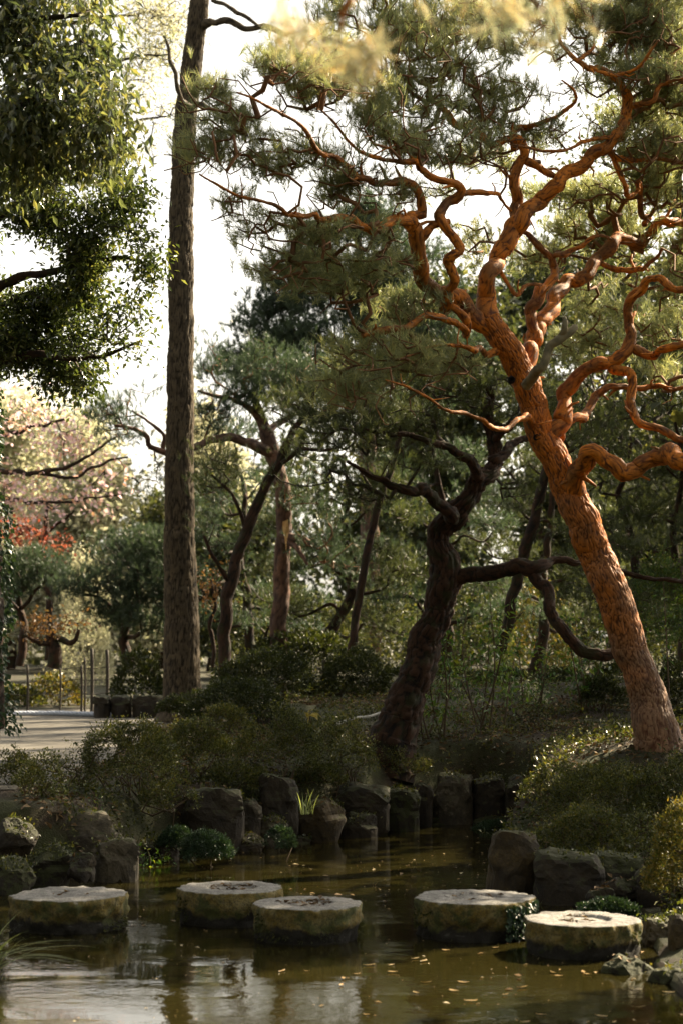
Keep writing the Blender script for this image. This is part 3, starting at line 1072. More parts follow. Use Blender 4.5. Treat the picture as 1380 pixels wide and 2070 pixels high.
# ---- the big red pine
RED = 13.4
rngp = np.random.default_rng(11)
trunk = [(1356, 1560, 13.4, 160), (1342, 1515, 13.4, 130), (1320, 1455, 13.4, 98), (1298, 1395, 13.4, 80), (1268, 1300, 13.4, 78), (1236, 1205, 13.35, 77), (1203, 1125, 13.35, 78),
         (1172, 1055, 13.3, 78), (1148, 1000, 13.3, 72), (1126, 945, 13.3, 66), (1094, 877, 13.3, 64), (1076, 805, 13.3, 62),
         (1055, 752, 13.3, 60), (1018, 695, 13.3, 58), (985, 648, 13.3, 54)]
red_limbs = [
    # left limb and its forks
    [(1000, 672, 13.3, 52), (964, 640, 13.25, 44), (930, 612, 13.2, 42), (898, 586, 13.1, 40), (872, 548, 13.0, 37), (848, 515, 12.9, 34), (832, 482, 12.8, 31),
     (820, 458, 12.75, 27), (783, 446, 12.6, 25), (746, 450, 12.5, 22), (700, 440, 12.4, 18), (655, 431, 12.3, 15), (638, 416, 12.25, 13), (588, 425, 12.1, 11), (553, 406, 12, 9), (492, 399, 11.9, 7), (450, 378, 11.8, 5), (405, 350, 11.7, 3)],
    [(826, 462, 12.75, 22), (832, 410, 12.8, 22), (836, 380, 12.8, 20), (807, 364, 12.7, 20), (751, 344, 12.5, 17), (715, 320, 12.4, 15), (690, 305, 12.3, 13), (660, 294, 12.2, 12), (629, 274, 12.1, 10), (598, 240, 12, 8), (538, 208, 11.9, 6), (477, 188, 11.8, 4)],
    [(905, 612, 13.15, 28), (935, 570, 13.0, 24), (936, 552, 12.95, 23), (920, 525, 12.9, 23), (929, 490, 12.85, 22), (906, 458, 12.85, 22), (910, 422, 12.9, 20), (928, 396, 12.9, 21), (884, 370, 12.8, 18), (842, 338, 12.7, 15), (781, 333, 12.6, 11), (741, 318, 12.5, 8), (690, 262, 12.4, 6), (640, 215, 12.3, 4)],
    [(850, 480, 12.85, 18), (872, 462, 12.85, 18), (905, 457, 12.85, 16)],
    [(928, 396, 12.9, 16), (968, 392, 13, 13), (1000, 400, 13.2, 9), (1030, 420, 13.4, 6)],
    # cut stub to the left
    [(950, 655, 13.1, 20), (934, 650, 13.0, 15), (873, 643, 12.9, 15), (812, 650, 12.8, 17), (765, 663, 12.75, 18), (728, 673, 12.7, 15)],
    # upright limb
    [(990, 668, 13.3, 54), (988, 630, 13.35, 48), (1000, 583, 13.4, 43), (1008, 545, 13.45, 44), (1015, 507, 13.5, 44), (1025, 457, 13.55, 38), (1034, 406, 13.6, 27), (1036, 360, 13.6, 24), (1058, 326, 13.6, 24), (1045, 305, 13.6, 21), (984, 284, 13.5, 17), (944, 243, 13.4, 15), (898, 213, 13.3, 13), (850, 192, 13.2, 9), (800, 168, 13.1, 5)],
    [(1018, 500, 13.5, 34), (1040, 470, 13.5, 34), (1066, 436, 13.5, 36), (1106, 391, 13.55, 35), (1137, 360, 13.6, 32), (1187, 335, 13.65, 29), (1236, 315, 13.7, 29), (1256, 275, 13.7, 28), (1268, 230, 13.7, 25), (1253, 198, 13.65, 21), (1228, 162, 13.6, 18), (1190, 134, 13.6, 15), (1165, 118, 13.6, 11), (1130, 80, 13.6, 7), (1110, 20, 13.6, 5)],
    [(1060, 322, 13.6, 20), (1095, 330, 13.6, 15), (1120, 352, 13.6, 15), (1137, 362, 13.6, 14)],
    [(1040, 302, 13.6, 14), (1055, 264, 13.6, 13), (1116, 243, 13.5, 10), (1154, 214, 13.45, 8), (1158, 190, 13.4, 6), (1135, 165, 13.4, 4)],
    [(1245, 280, 13.7, 12), (1220, 288, 13.6, 10), (1187, 294, 13.5, 9), (1137, 304, 13.3, 8), (1076, 299, 13.2, 6), (1030, 290, 13.1, 4)],
    [(1240, 318, 13.7, 14), (1275, 330, 13.7, 12), (1314, 330, 13.7, 11), (1390, 322, 13.7, 9), (1480, 280, 13.8, 6), (1600, 250, 13.9, 5)],
    [(1266, 222, 13.7, 15), (1290, 208, 13.6, 13), (1316, 202, 13.5, 12), (1342, 178, 13.5, 9), (1395, 155, 13.4, 7), (1500, 120, 13.4, 5)],
    [(1190, 134, 13.6, 11), (1215, 150, 13.5, 9), (1255, 148, 13.4, 8), (1290, 130, 13.3, 6), (1330, 80, 13.2, 5)],
    [(1172, 120, 13.6, 9), (1195, 90, 13.7, 7), (1200, 40, 13.8, 5), (1180, -40, 13.9, 4)],
    # right limbs
    [(1052, 762, 13.35, 40), (1075, 725, 13.5, 36), (1084, 685, 13.65, 36), (1111, 622, 13.85, 35), (1162, 573, 14.1, 31), (1218, 528, 14.3, 29), (1263, 487, 14.5, 26), (1309, 457, 14.6, 22), (1385, 444, 14.7, 18), (1500, 400, 14.9, 12), (1620, 380, 15, 7)],
    [(1084, 690, 13.6, 28), (1098, 610, 13.7, 26), (1110, 575, 13.75, 23), (1131, 548, 13.8, 21), (1122, 514, 13.8, 18), (1097, 488, 13.8, 15), (1066, 472, 13.8, 11), (1045, 468, 13.8, 8)],
    [(1128, 512, 13.8, 14), (1160, 498, 13.85, 12), (1205, 480, 13.9, 9), (1240, 490, 14, 7)],
    [(1225, 535, 14.3, 16), (1265, 540, 14.2, 14), (1300, 545, 14.1, 13), (1310, 520, 14.1, 11), (1330, 500, 14, 8)],
    [(1238, 318, 13.7, 12), (1255, 370, 13.8, 13), (1262, 395, 13.85, 13), (1290, 380, 13.9, 10)],
    [(1285, 372, 13.9, 14), (1298, 400, 14, 13), (1310, 425, 14.1, 14), (1300, 460, 14.5, 14)],
    [(1112, 880, 13.3, 42), (1130, 825, 13.35, 37), (1140, 797, 13.4, 35), (1167, 770, 13.4, 34), (1218, 750, 13.35, 33), (1256, 730, 13.3, 33), (1276, 704, 13.3, 30), (1262, 660, 13.3, 22), (1255, 624, 13.25, 21), (1289, 598, 13.2, 20), (1322, 574, 13.1, 19), (1350, 586, 13.05, 18), (1395, 588, 13, 14), (1480, 560, 12.9, 9), (1560, 500, 12.9, 6)],
    [(1278, 700, 13.3, 24), (1310, 702, 13.25, 20), (1345, 698, 13.2, 19), (1390, 697, 13.1, 17), (1500, 660, 13, 11), (1620, 640, 12.9, 6)],
    [(1236, 742, 13.3, 24), (1262, 758, 13.25, 24), (1289, 772, 13.2, 21), (1280, 812, 13.15, 17), (1299, 846, 13.1, 17), (1340, 862, 13.05, 17), (1385, 884, 13, 15), (1480, 900, 12.9, 10), (1580, 860, 12.8, 6)],
    [(1110, 862, 13.5, 24), (1150, 842, 13.9, 20), (1187, 832, 14.1, 19), (1218, 802, 14.2, 19), (1255, 796, 14.2, 16), (1300, 785, 14.3, 13), (1340, 776, 14.3, 12), (1395, 776, 14.4, 10), (1500, 740, 14.5, 6)],
    [(1158, 1030, 13.3, 50), (1180, 985, 13.2, 46), (1195, 942, 13.0, 42), (1222, 932, 12.95, 44), (1250, 947, 12.9, 40), (1285, 925, 12.85, 43), (1345, 916, 12.8, 48), (1390, 932, 12.7, 42), (1480, 940, 12.6, 30), (1600, 880, 12.5, 16), (1700, 850, 12.4, 8)],
    # lower thin branches to the left
    [(1078, 866, 13.2, 18), (1052, 862, 13.0, 14), (1005, 857, 12.8, 12), (944, 837, 12.6, 9), (893, 817, 12.4, 7), (832, 790, 12.3, 5), (780, 770, 12.2, 3)],
    [(1000, 705, 13.2, 16), (975, 712, 13.0, 13), (952, 724, 12.9, 12), (918, 708, 12.8, 8), (880, 700, 12.7, 6), (820, 720, 12.6, 4)],
    [(1035, 580, 13.45, 10), (1060, 572, 13.5, 8), (1090, 575, 13.6, 7)],
]
root = thing('red_pine', 'leaning red-barked pine with crooked orange limbs at the right bank', 'pine tree', W(1345, 1520, 13.4))
tg = Geo()
trunk = [(a, b, c, d * .86) for a, b, c, d in trunk]
tp, tr = limb_path(trunk, .022, .35, 5)
tube(tg, tp, tr, 150, (17, 26, .014, 21))
trunk_o = part('trunk', tg, M['bark_red'], root, attr=True)
limb_nodes = []
for i, sp in enumerate(red_limbs):
    prt = [(tp[::4], tr[::4])] + limb_nodes
    sp = [(a, b, c, d * .84) for a, b, c, d in sp]
    lg = Geo()
    lp, lr = sunk(*limb_path(sp, .03, 1.25, 30 + i * 7, prt))
    tube(lg, lp, lr, 36 if lr.max() > .06 else 18, (24, 30, .007, 50 + i))
    rs = np.random.default_rng(60 + i)
    for q in range(int(len(lp) / 16)):          # snapped-off twig stubs
        a_ = rs.integers(6, max(7, len(lp) - 4))
        if a_ >= len(lp):
            continue
        dv = unit(rs.normal(size=3) + np.array([0, -.4, .2]))
        l_ = rs.uniform(.06, .2)
        r_s = min(lr[a_] * .4, rs.uniform(.008, .02))
        pts_ = np.array([lp[a_], lp[a_] + dv * (lr[a_] + l_ * .5), lp[a_] + dv * (lr[a_] + l_) + rs.normal(size=3) * .03])
        tube(lg, pts_, np.array([r_s * 1.3, r_s, r_s * .6]), 7)
    part('limb', lg, M['bark_red_limb'], root, attr=True)
    limb_nodes.append((lp[::3], lr[::3]))
# mossy broken stub at the fork
lg = Geo()
for sp in ([(1062, 780, 13.1, 22), (1090, 750, 12.95, 21), (1112, 730, 12.9, 17), (1112, 712, 12.9, 15), (1128, 690, 12.9, 17), (1150, 672, 12.9, 16), (1160, 662, 12.9, 12)],
           [(1128, 688, 12.9, 13), (1140, 665, 12.85, 12), (1139, 640, 12.85, 9)]):
    lp, lr = limb_path(sp, .03, .8, 99)
    tube(lg, lp, lr, 20, (18, 20, .008, 91))
part('broken_stub', lg, M['bark_pale'], root, attr=True)
# knot holes
for kx, ky in ((1031, 770), (1082, 886)):
    kg = Geo()
    c = W(kx, ky, 13.3) - np.array([0, .118, 0])
    a = np.linspace(0, 2 * math.pi, 15)[:-1]
    P0 = np.array([[math.cos(t) * .04, 0, math.sin(t) * .04] for t in a])
    P1 = P0 * .6 + np.array([0, -.02, 0])
    P2 = P0 * .35 + np.array([0, .03, 0])
    V = np.vstack([P0 + np.array([0, .08, 0]), P0, P1, P2, [[0, .03, 0]]]) + c
    n = 14
    Q = [(r * n + j, r * n + (j + 1) % n, (r + 1) * n + (j + 1) % n, (r + 1) * n + j) for r in range(3) for j in range(n)]
    T = [(3 * n + j, 3 * n + (j + 1) % n, 4 * n) for j in range(n)]
    kg.add(V, T, Q)
    part('knot', kg, M['bark_dark'], trunk_o)
red_pads = [
    (560, 170, 12.1, 130, 48), (700, 190, 12.4, 110, 60), (420, 300, 11.8, 90, 45), (480, 240, 11.9, 90, 32), (450, 180, 11.9, 60, 30), (560, 320, 12.1, 110, 45), (680, 350, 12.3, 100, 45),
    (780, 280, 12.5, 100, 55), (860, 130, 13, 130, 80), (760, 60, 13.2, 150, 60), (940, 70, 13.5, 120, 70), (950, 180, 13.2, 100, 45), (900, 300, 12.8, 110, 45), (640, 120, 12.3, 100, 40),
    (1000, 240, 13.2, 70, 35), (1100, 190, 13.5, 60, 30, 0, .5), (1130, 280, 13.4, 90, 26), (1310, 90, 13.7, 120, 60), (1345, 230, 13.6, 70, 60), (1250, 40, 13.8, 120, 45), (1310, 165, 13.4, 80, 35),
    (1180, 405, 14.2, 90, 35, 0, .8), (1320, 390, 14, 90, 50), (1200, 470, 14.5, 90, 35), (1310, 300, 13.5, 90, 35), (680, 490, 12.2, 110, 45), (620, 560, 12.2, 90, 45), (740, 560, 12.5, 100, 55),
    (820, 630, 12.8, 90, 50), (760, 720, 12.5, 120, 50), (870, 740, 12.8, 90, 45), (700, 800, 12.4, 90, 45), (540, 540, 12.1, 60, 40, 0, .6), (500, 470, 12, 60, 30, 0, .5), (560, 450, 12, 60, 25, 0, .6), (470, 400, 11.9, 50, 22, 0, .6), (790, 400, 12.6, 60, 30, 0, .6), (700, 400, 12.4, 90, 30, 0, .6),
    (950, 500, 14.3, 60, 40, 0, .7), (1080, 520, 14.5, 60, 40, 0, .7), (1330, 560, 14.4, 70, 50), (1345, 660, 14.6, 60, 45), (1230, 620, 14.9, 80, 40), (1180, 700, 15.2, 90, 40), (1330, 760, 14.6, 60, 30, 0, .8),
    (1000, 340, 13.8, 50, 25, 0, .6), (1100, 90, 13.8, 60, 50, 0, .7), (1030, 30, 13.8, 90, 40), (880, 400, 13.4, 50, 25, 0, .6), (1220, 190, 13.9, 40, 30, 0, .5), (600, 240, 12.3, 80, 35, 0, .8), (850, 220, 12.8, 80, 35),
    (1480, 160, 13.6, 110, 60), (1500, 300, 13.8, 110, 60), (1560, 420, 14.8, 110, 60), (1500, 560, 13.4, 100, 60), (1600, 640, 13, 110, 60), (1600, 860, 12.7, 110, 50), (1480, 480, 14.5, 100, 50), (1450, 20, 13.8, 140, 60), (1640, 250, 13.9, 100, 80),
    (1280, 240, 13.9, 60, 40), (1375, 330, 13.9, 50, 50), (1350, 470, 14.2, 60, 40), (1260, 430, 14.3, 70, 30), (1375, 120, 13.7, 50, 60), (1150, 30, 14, 60, 40), (960, 330, 13.6, 60, 30), (1070, 400, 14.4, 40, 25, 0, .7),
    (1300, -60, 13.9, 160, 60), (1000, -70, 13.7, 200, 60), (700, -60, 13.2, 160, 50),
]
red_pads = [(p[0], p[1] - 8, p[2] + .3, p[3] * 1.12, p[4] * 1.1, 0, (p[6] if len(p) > 6 else 1.0) * (.45 if p[0] > 1430 else (1.7 if p[0] > 1150 and p[1] < 520 else .9))) for p in red_pads]
A = pad_points(red_pads, rngp, 400, -.06, 3.0, 5)
finish_tree(root, [(tp[int(len(tp) * .6)::8], tr[int(len(tp) * .6)::8])] + limb_nodes, A, rngp, M['bark_twig'], M['needle'], pine_foliage(4, 20, .135, .0062, .85, .08), dict(step=.11, wig=.2, rmin=.0058, expo=.4), .55)

# ---- tall straight trunk
root = thing('tall_pine', 'tall straight grey trunk rising through the frame left of centre', 'pine tree', W(370, 1410, 21.5))
tr_spec = [(368, 1460, 21.5, 120), (369, 1425, 21.5, 92), (369, 1390, 21.5, 80), (368, 1250, 21.5, 73), (364, 1100, 21.5, 66), (364, 900, 21.5, 59), (366, 700, 21.5, 54), (367, 500, 21.5, 52), (368, 420, 21.5, 50), (374, 260, 21.5, 47), (392, 110, 21.5, 43), (405, 0, 21.5, 40), (420, -150, 21.5, 34), (440, -380, 21.5, 20), (450, -560, 21.5, 5)]
tr_spec = [(a, b, c, d * .94) for a, b, c, d in tr_spec]
tp2, tr2 = limb_path(tr_spec, .06, .15, 3)
g = Geo()
tube(g, tp2, tr2, 120, (8, 24, .024, 33))
part('trunk', g, M['bark_grey'], root, attr=True)
ln = []
for i, sp in enumerate([[(408, 52, 21.5, 22), (428, 44, 21.3, 15), (480, 50, 21.2, 13), (540, 62, 21.1, 12), (600, 74, 21, 10), (640, 98, 20.9, 6), (690, 120, 20.8, 4)],
                        [(398, 210, 21.4, 12), (370, 205, 21.1, 8), (352, 180, 21, 9), (350, 120, 21, 8), (330, 75, 21, 5)],
                        [(385, 200, 21.4, 12), (415, 215, 21.1, 10), (430, 225, 21, 9), (445, 235, 20.9, 5)],
                        [(430, 0, 21.4, 8), (470, 20, 21.2, 8), (510, 45, 21.1, 7), (540, 58, 21, 5)],
                        [(420, -120, 21.5, 12), (560, -160, 21, 9), (680, -140, 20.5, 5)], [(422, -170, 21.5, 12), (300, -200, 21, 9), (180, -190, 20.5, 5)],
                        [(434, -300, 21.5, 10), (560, -340, 21.5, 7), (640, -330, 21, 4)], [(434, -320, 21.5, 10), (330, -350, 22, 7), (250, -340, 22, 4)]]):
    lg = Geo()
    lp, lr = limb_path(sp, .06, .7, 200 + i)
    tube(lg, lp, lr, 16, (14, 18, .006, 60 + i))
    part('limb', lg, M['bark_grey'], root, attr=True)
    ln.append((lp[::2], lr[::2]))
rg = np.random.default_rng(3)
A = pad_points([(560, -190, 21, 170, 60), (280, -220, 21, 150, 60), (590, -350, 21.4, 120, 60), (310, -380, 22, 120, 50), (450, -500, 21.5, 120, 90), (660, 110, 20.9, 60, 25, .4, .5), (640, 70, 21, 40, 20, .4, .4), (330, 120, 21, 30, 30, .3, .4)], rg, 40, -.2, 1.2, 8)
finish_tree(root, ln + [(tp2[-60::5], tr2[-60::5])], A, rg, M['twig_dark'], M['needle'], pine_foliage(5, 20, .14, .008, .8, .2), dict(step=.25, rmin=.006))


def simple_tree(name, label, base, trunkspec, limbspecs, pads, dens, seed, bark, twig, fol, foliage, gk=None, barkp=(7, 10, .02), segs=40, thr=-.1, fs=1.4, step=.08, cat='tree', group=None, knob=.4):
    rg = np.random.default_rng(seed)
    root = thing(name, label, cat, base, group)
    tp_, tr_ = limb_path(trunkspec, step, knob, seed)
    g = Geo()
    tube(g, tp_, tr_, segs, (*barkp, seed))
    part('trunk', g, M[bark], root, attr=True)
    nodes = [(tp_[len(tp_) // 3::3], tr_[len(tp_) // 3::3])]
    for i, sp in enumerate(limbspecs):
        lp, lr = sunk(*limb_path(sp, step, knob * 1.5, seed + i * 5, [(tp_, tr_)] + nodes[1:]))
        lg = Geo()
        tube(lg, lp, lr, max(12, segs // 2), (barkp[0] * 1.5, barkp[1] * 1.3, barkp[2] * .5, seed + i))
        part('limb', lg, M[bark], root, attr=True)
        nodes.append((lp[::2], lr[::2]))
    A = pad_points(pads, rg, dens, thr, fs, seed)
    k = dict(step=.25, rmin=.006, wig=.16)
    k.update(gk or {})
    finish_tree(root, nodes, A, rg, M[twig], M[fol], foliage, k)
    return root


# ---- dark curved pine behind the bank
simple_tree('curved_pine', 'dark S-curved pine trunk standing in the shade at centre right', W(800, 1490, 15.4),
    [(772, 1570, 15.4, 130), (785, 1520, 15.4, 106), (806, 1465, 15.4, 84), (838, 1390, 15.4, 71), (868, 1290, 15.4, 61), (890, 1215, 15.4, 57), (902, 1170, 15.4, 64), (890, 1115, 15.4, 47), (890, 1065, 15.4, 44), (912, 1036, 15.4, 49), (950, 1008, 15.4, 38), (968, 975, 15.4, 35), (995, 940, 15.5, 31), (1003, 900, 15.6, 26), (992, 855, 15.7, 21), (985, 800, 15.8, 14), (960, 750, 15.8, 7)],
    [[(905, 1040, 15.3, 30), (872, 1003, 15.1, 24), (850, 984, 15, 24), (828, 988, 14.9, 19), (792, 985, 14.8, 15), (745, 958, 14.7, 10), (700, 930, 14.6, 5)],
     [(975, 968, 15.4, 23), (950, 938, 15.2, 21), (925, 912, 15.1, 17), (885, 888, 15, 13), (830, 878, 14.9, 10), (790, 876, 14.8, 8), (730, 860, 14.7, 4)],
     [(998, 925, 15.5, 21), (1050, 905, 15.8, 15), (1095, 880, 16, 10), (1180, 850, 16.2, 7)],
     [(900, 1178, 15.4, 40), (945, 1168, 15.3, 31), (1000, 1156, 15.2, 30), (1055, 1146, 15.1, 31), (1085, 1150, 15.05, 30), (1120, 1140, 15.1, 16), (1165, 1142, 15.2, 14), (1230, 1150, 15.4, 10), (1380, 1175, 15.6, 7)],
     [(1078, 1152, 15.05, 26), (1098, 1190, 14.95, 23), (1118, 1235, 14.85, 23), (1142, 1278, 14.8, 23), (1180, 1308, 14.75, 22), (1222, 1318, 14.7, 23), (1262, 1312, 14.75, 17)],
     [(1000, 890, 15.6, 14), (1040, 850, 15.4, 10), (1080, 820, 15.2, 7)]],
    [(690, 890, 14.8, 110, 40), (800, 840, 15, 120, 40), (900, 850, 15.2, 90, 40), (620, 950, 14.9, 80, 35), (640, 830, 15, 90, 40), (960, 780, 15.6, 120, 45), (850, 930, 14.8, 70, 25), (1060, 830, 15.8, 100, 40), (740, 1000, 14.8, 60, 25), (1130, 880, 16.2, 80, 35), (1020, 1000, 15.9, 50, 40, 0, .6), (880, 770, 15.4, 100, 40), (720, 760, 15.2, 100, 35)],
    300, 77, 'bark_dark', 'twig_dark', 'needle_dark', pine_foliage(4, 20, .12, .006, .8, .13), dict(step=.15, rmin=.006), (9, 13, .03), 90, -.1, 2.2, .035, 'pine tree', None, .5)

# ---- leaning dark tree beside the tall trunk
simple_tree('leaning_tree', 'thin dark trunk leaning right beside the tall grey trunk', W(455, 1365, 20.5),
    [(455, 1385, 20.5, 32), (456, 1340, 20.5, 27), (459, 1220, 20.5, 25), (480, 1130, 20.5, 23), (515, 1040, 20.5, 21), (545, 970, 20.5, 20), (575, 905, 20.5, 16), (610, 840, 20.5, 10), (640, 780, 20.5, 5)],
    [[(465, 1180, 20.5, 10), (430, 1130, 20.3, 8), (410, 1080, 20.2, 5)], [(560, 935, 20.5, 10), (620, 910, 20.2, 8), (690, 905, 20, 5)], [(500, 1080, 20.5, 9), (470, 1000, 20.4, 7), (430, 960, 20.4, 4)]],
    [(430, 1060, 20.3, 40, 40), (470, 960, 20.4, 70, 50), (650, 900, 20.2, 90, 40), (600, 820, 20.5, 90, 40), (540, 1000, 20.6, 40, 40, 0, .5), (420, 940, 20.4, 40, 60)],
    150, 78, 'bark_dark', 'twig_dark', 'needle_dark', pine_foliage(4, 18, .13, .008, .8, .16), None, (9, 14, .014), 30)
simple_tree('slender_trunk', 'straight slender dark trunk leaning right behind the rounded hedges', W(712, 1310, 19),
    [(710, 1330, 19, 19), (713, 1290, 19, 17), (735, 1150, 19, 16), (758, 1050, 19, 15), (785, 960, 19, 13), (803, 900, 19, 11), (830, 820, 19, 6)],
    [[(770, 1010, 19, 7), (730, 960, 19, 5)], [(795, 925, 19, 8), (850, 880, 19, 5)]],
    [(790, 800, 19, 100, 50), (720, 930, 19, 50, 30), (870, 860, 19, 60, 30)], 150, 79, 'bark_dark', 'twig_dark', 'needle_dark', pine_foliage(4, 18, .13, .008, .8, .16), None, (9, 14, .01), 24)
simple_tree('slender_trunk', 'dark slanting trunk seen just left of the red pine', W(1045, 1160, 21),
    [(1010, 1320, 21, 24), (1050, 1135, 21, 22), (1080, 1050, 21, 22), (1097, 970, 21, 20), (1115, 900, 21, 16), (1140, 820, 21, 8)],
    [[(1105, 940, 21, 9), (1180, 900, 21, 6)], [(1120, 880, 21, 8), (1060, 830, 21, 5)]],
    [(1150, 800, 21, 120, 60), (1220, 880, 21, 70, 40), (1040, 810, 21, 60, 40)], 150, 80, 'bark_dark', 'twig_dark', 'needle_dark', pine_foliage(4, 18, .13, .008, .8, .16), None, (9, 14, .014), 24)

# ---- pinkish pine with the split branch
r_ = simple_tree('split_pine', 'pinkish pine behind the tall trunk with a freshly split branch', W(568, 1260, 24),
    [(560, 1330, 24, 34), (566, 1220, 24, 32), (572, 1120, 24, 32), (574, 1040, 24, 32), (566, 960, 24, 30), (546, 905, 24, 30), (538, 870, 24, 28), (528, 840, 24, 20), (520, 800, 24, 10)],
    [[(548, 915, 24, 26), (510, 895, 23.7, 20), (470, 880, 23.5, 18), (430, 888, 23.3, 16), (395, 905, 23.1, 14), (345, 915, 22.9, 12), (310, 905, 22.8, 11), (300, 880, 22.7, 10), (275, 868, 22.6, 8), (235, 862, 22.5, 5)],
     [(540, 868, 24, 18), (520, 840, 24, 14), (480, 810, 23.8, 10), (440, 800, 23.6, 8), (400, 790, 23.5, 5)], [(538, 880, 24, 16), (580, 840, 24.3, 11), (640, 800, 24.5, 7)],
     [(335, 912, 22.9, 9), (330, 880, 22.9, 8), (300, 850, 22.9, 6), (270, 830, 22.8, 4)],
     [(570, 1080, 23.9, 16), (610, 1090, 23.6, 14), (635, 1105, 23.4, 8)], [(572, 1090, 23.9, 14), (600, 1110, 23.6, 11), (618, 1140, 23.4, 6)]],
    [(560, 745, 24, 110, 50), (460, 770, 23.6, 80, 45), (640, 770, 24.3, 110, 45), (420, 830, 23.4, 60, 30), (260, 830, 22.7, 80, 35), (300, 790, 22.8, 50, 25), (240, 880, 22.6, 50, 20), (500, 700, 24, 60, 30, 0, .5), (440, 870, 23.3, 40, 20, 0, .6), (310, 960, 22.8, 40, 40, 0, .4), (520, 790, 23.6, 70, 30), (430, 740, 23.5, 60, 30), (410, 800, 23.3, 40, 30), (440, 690, 23.8, 40, 18, 0, .6), (430, 1010, 23.4, 40, 50, 0, .7), (480, 730, 23.8, 90, 30), (590, 800, 24.2, 80, 30), (440, 950, 23.4, 50, 50, 0, .7), (620, 1000, 23.8, 60, 60, 0, .7), (640, 1080, 23.6, 70, 50, 0, .6), (690, 1130, 23.6, 70, 50, 0, .6)],
    150, 81, 'bark_pink', 'bark_twig', 'needle_blue', pine_foliage(5, 18, .15, .009, .8, .2), None, (8, 11, .02), 40, -.15, 1.4, .08, 'pine tree')
g = Geo()
c = W(578, 1078, 23.55)
V = np.array([[-.06, 0, .22], [.04, -.03, .26], [.07, 0, .05], [.03, -.05, -.1], [.01, 0, -.36], [-.03, -.02, -.05], [-.07, .03, .1], [.0, .06, .0]])
g.add(V + c, [(0, 1, 6), (1, 5, 6), (1, 2, 5), (2, 3, 5), (3, 4, 5), (0, 6, 7), (6, 5, 7), (5, 4, 7), (4, 3, 7), (3, 2, 7), (2, 1, 7), (1, 0, 7)])
o = part('split_wood', g, M['wood_raw'], r_, smooth=False)
o["label"] = 'raw orange splinter of broken wood'

# ---- cloud-pruned pines by the path
simple_tree('cloud_pine', 'rounded blue-green garden pine in front of the pale glow behind the fence', W(250, 1330, 28),
    [(262, 1345, 28, 22), (250, 1290, 28, 20), (268, 1240, 28, 18), (280, 1190, 28, 15), (270, 1140, 28, 10)],
    [[(262, 1260, 28, 12), (220, 1220, 27.6, 9), (170, 1200, 27.3, 6)], [(275, 1210, 28, 11), (320, 1200, 27.5, 8), (345, 1205, 27.2, 6)], [(255, 1290, 28, 10), (300, 1270, 27.5, 7)]],
    [(262, 1115, 27.8, 90, 48, 1.0), (320, 1100, 28, 60, 40), (190, 1175, 27.4, 80, 34, .8), (290, 1170, 27.5, 70, 40), (250, 1235, 27.3, 80, 36), (320, 1240, 27.4, 50, 40), (340, 1160, 27.6, 40, 50)],
    190, 82, 'bark_dark', 'twig_dark', 'needle_blue', pine_foliage(6, 20, .14, .011, .8, .17), None, (9, 14, .014), 24, -.5, 1.4, .08, 'pine tree', 'cloud-pruned pines beyond the path')
simple_tree('cloud_pine', 'smaller blue-green garden pine at the left edge below the red leaves', W(45, 1330, 29),
    [(40, 1345, 29, 18), (52, 1270, 29, 16), (40, 1210, 29, 13), (60, 1170, 29, 8)],
    [[(45, 1230, 29, 9), (80, 1190, 28.6, 6), (110, 1160, 28.4, 4)], [(46, 1240, 29, 8), (10, 1200, 28.8, 5)]],
    [(60, 1135, 28.8, 80, 32, 1), (20, 1160, 28.8, 60, 30, .8), (110, 1160, 28.6, 40, 22), (40, 1190, 28.6, 50, 18, 0, .6)],
    190, 83, 'bark_dark', 'twig_dark', 'needle_blue', pine_foliage(6, 20, .14, .011, .8, .17), None, (9, 14, .012), 20, -.5, 1.4, .08, 'pine tree', 'cloud-pruned pines beyond the path')

# ---- left broadleaf trees
simple_tree('broadleaf_tree', 'large-leaved evergreen hanging dark drooping leaves in the upper left corner', W(-200, 1500, 10.2),
    [(-200, 1560, 10.2, 110), (-190, 1200, 10.2, 90), (-200, 800, 10.2, 80), (-180, 400, 10.2, 66), (-150, 100, 10.2, 50), (-110, -200, 10.2, 26), (-90, -400, 10.2, 8)],
    [[(-185, 420, 10.2, 30), (-90, 300, 10, 22), (20, 230, 9.8, 14), (120, 200, 9.7, 9), (220, 210, 9.6, 5)], [(-155, 120, 10.2, 28), (-60, 60, 10, 20), (60, 40, 9.9, 12), (160, 30, 9.8, 7)], [(-120, -160, 10.2, 20), (0, -160, 10, 12), (120, -120, 9.8, 7)]],
    [(60, 80, 9.9, 110, 80), (130, 30, 9.9, 90, 60), (40, 200, 9.8, 90, 80), (120, 200, 9.6, 90, 60), (215, 225, 9.5, 50, 45), (190, 270, 9.5, 50, 40), (30, 290, 9.7, 60, 50), (-60, 150, 10, 100, 150), (80, -90, 10, 180, 80), (-80, -150, 10.2, 180, 120), (110, 270, 9.7, 60, 30), (60, 340, 9.9, 90, 40), (150, 325, 9.8, 70, 30), (225, 300, 9.6, 40, 25), (180, 100, 9.8, 60, 60), (20, 10, 9.9, 80, 80)],
    560, 84, 'bark_dark', 'twig_dark', 'leaf_big', leaf_foliage(15, .09, .036, .12, 0, .75), dict(step=.15, rmin=.004), (8, 11, .02), 30, -.15, 2.2)
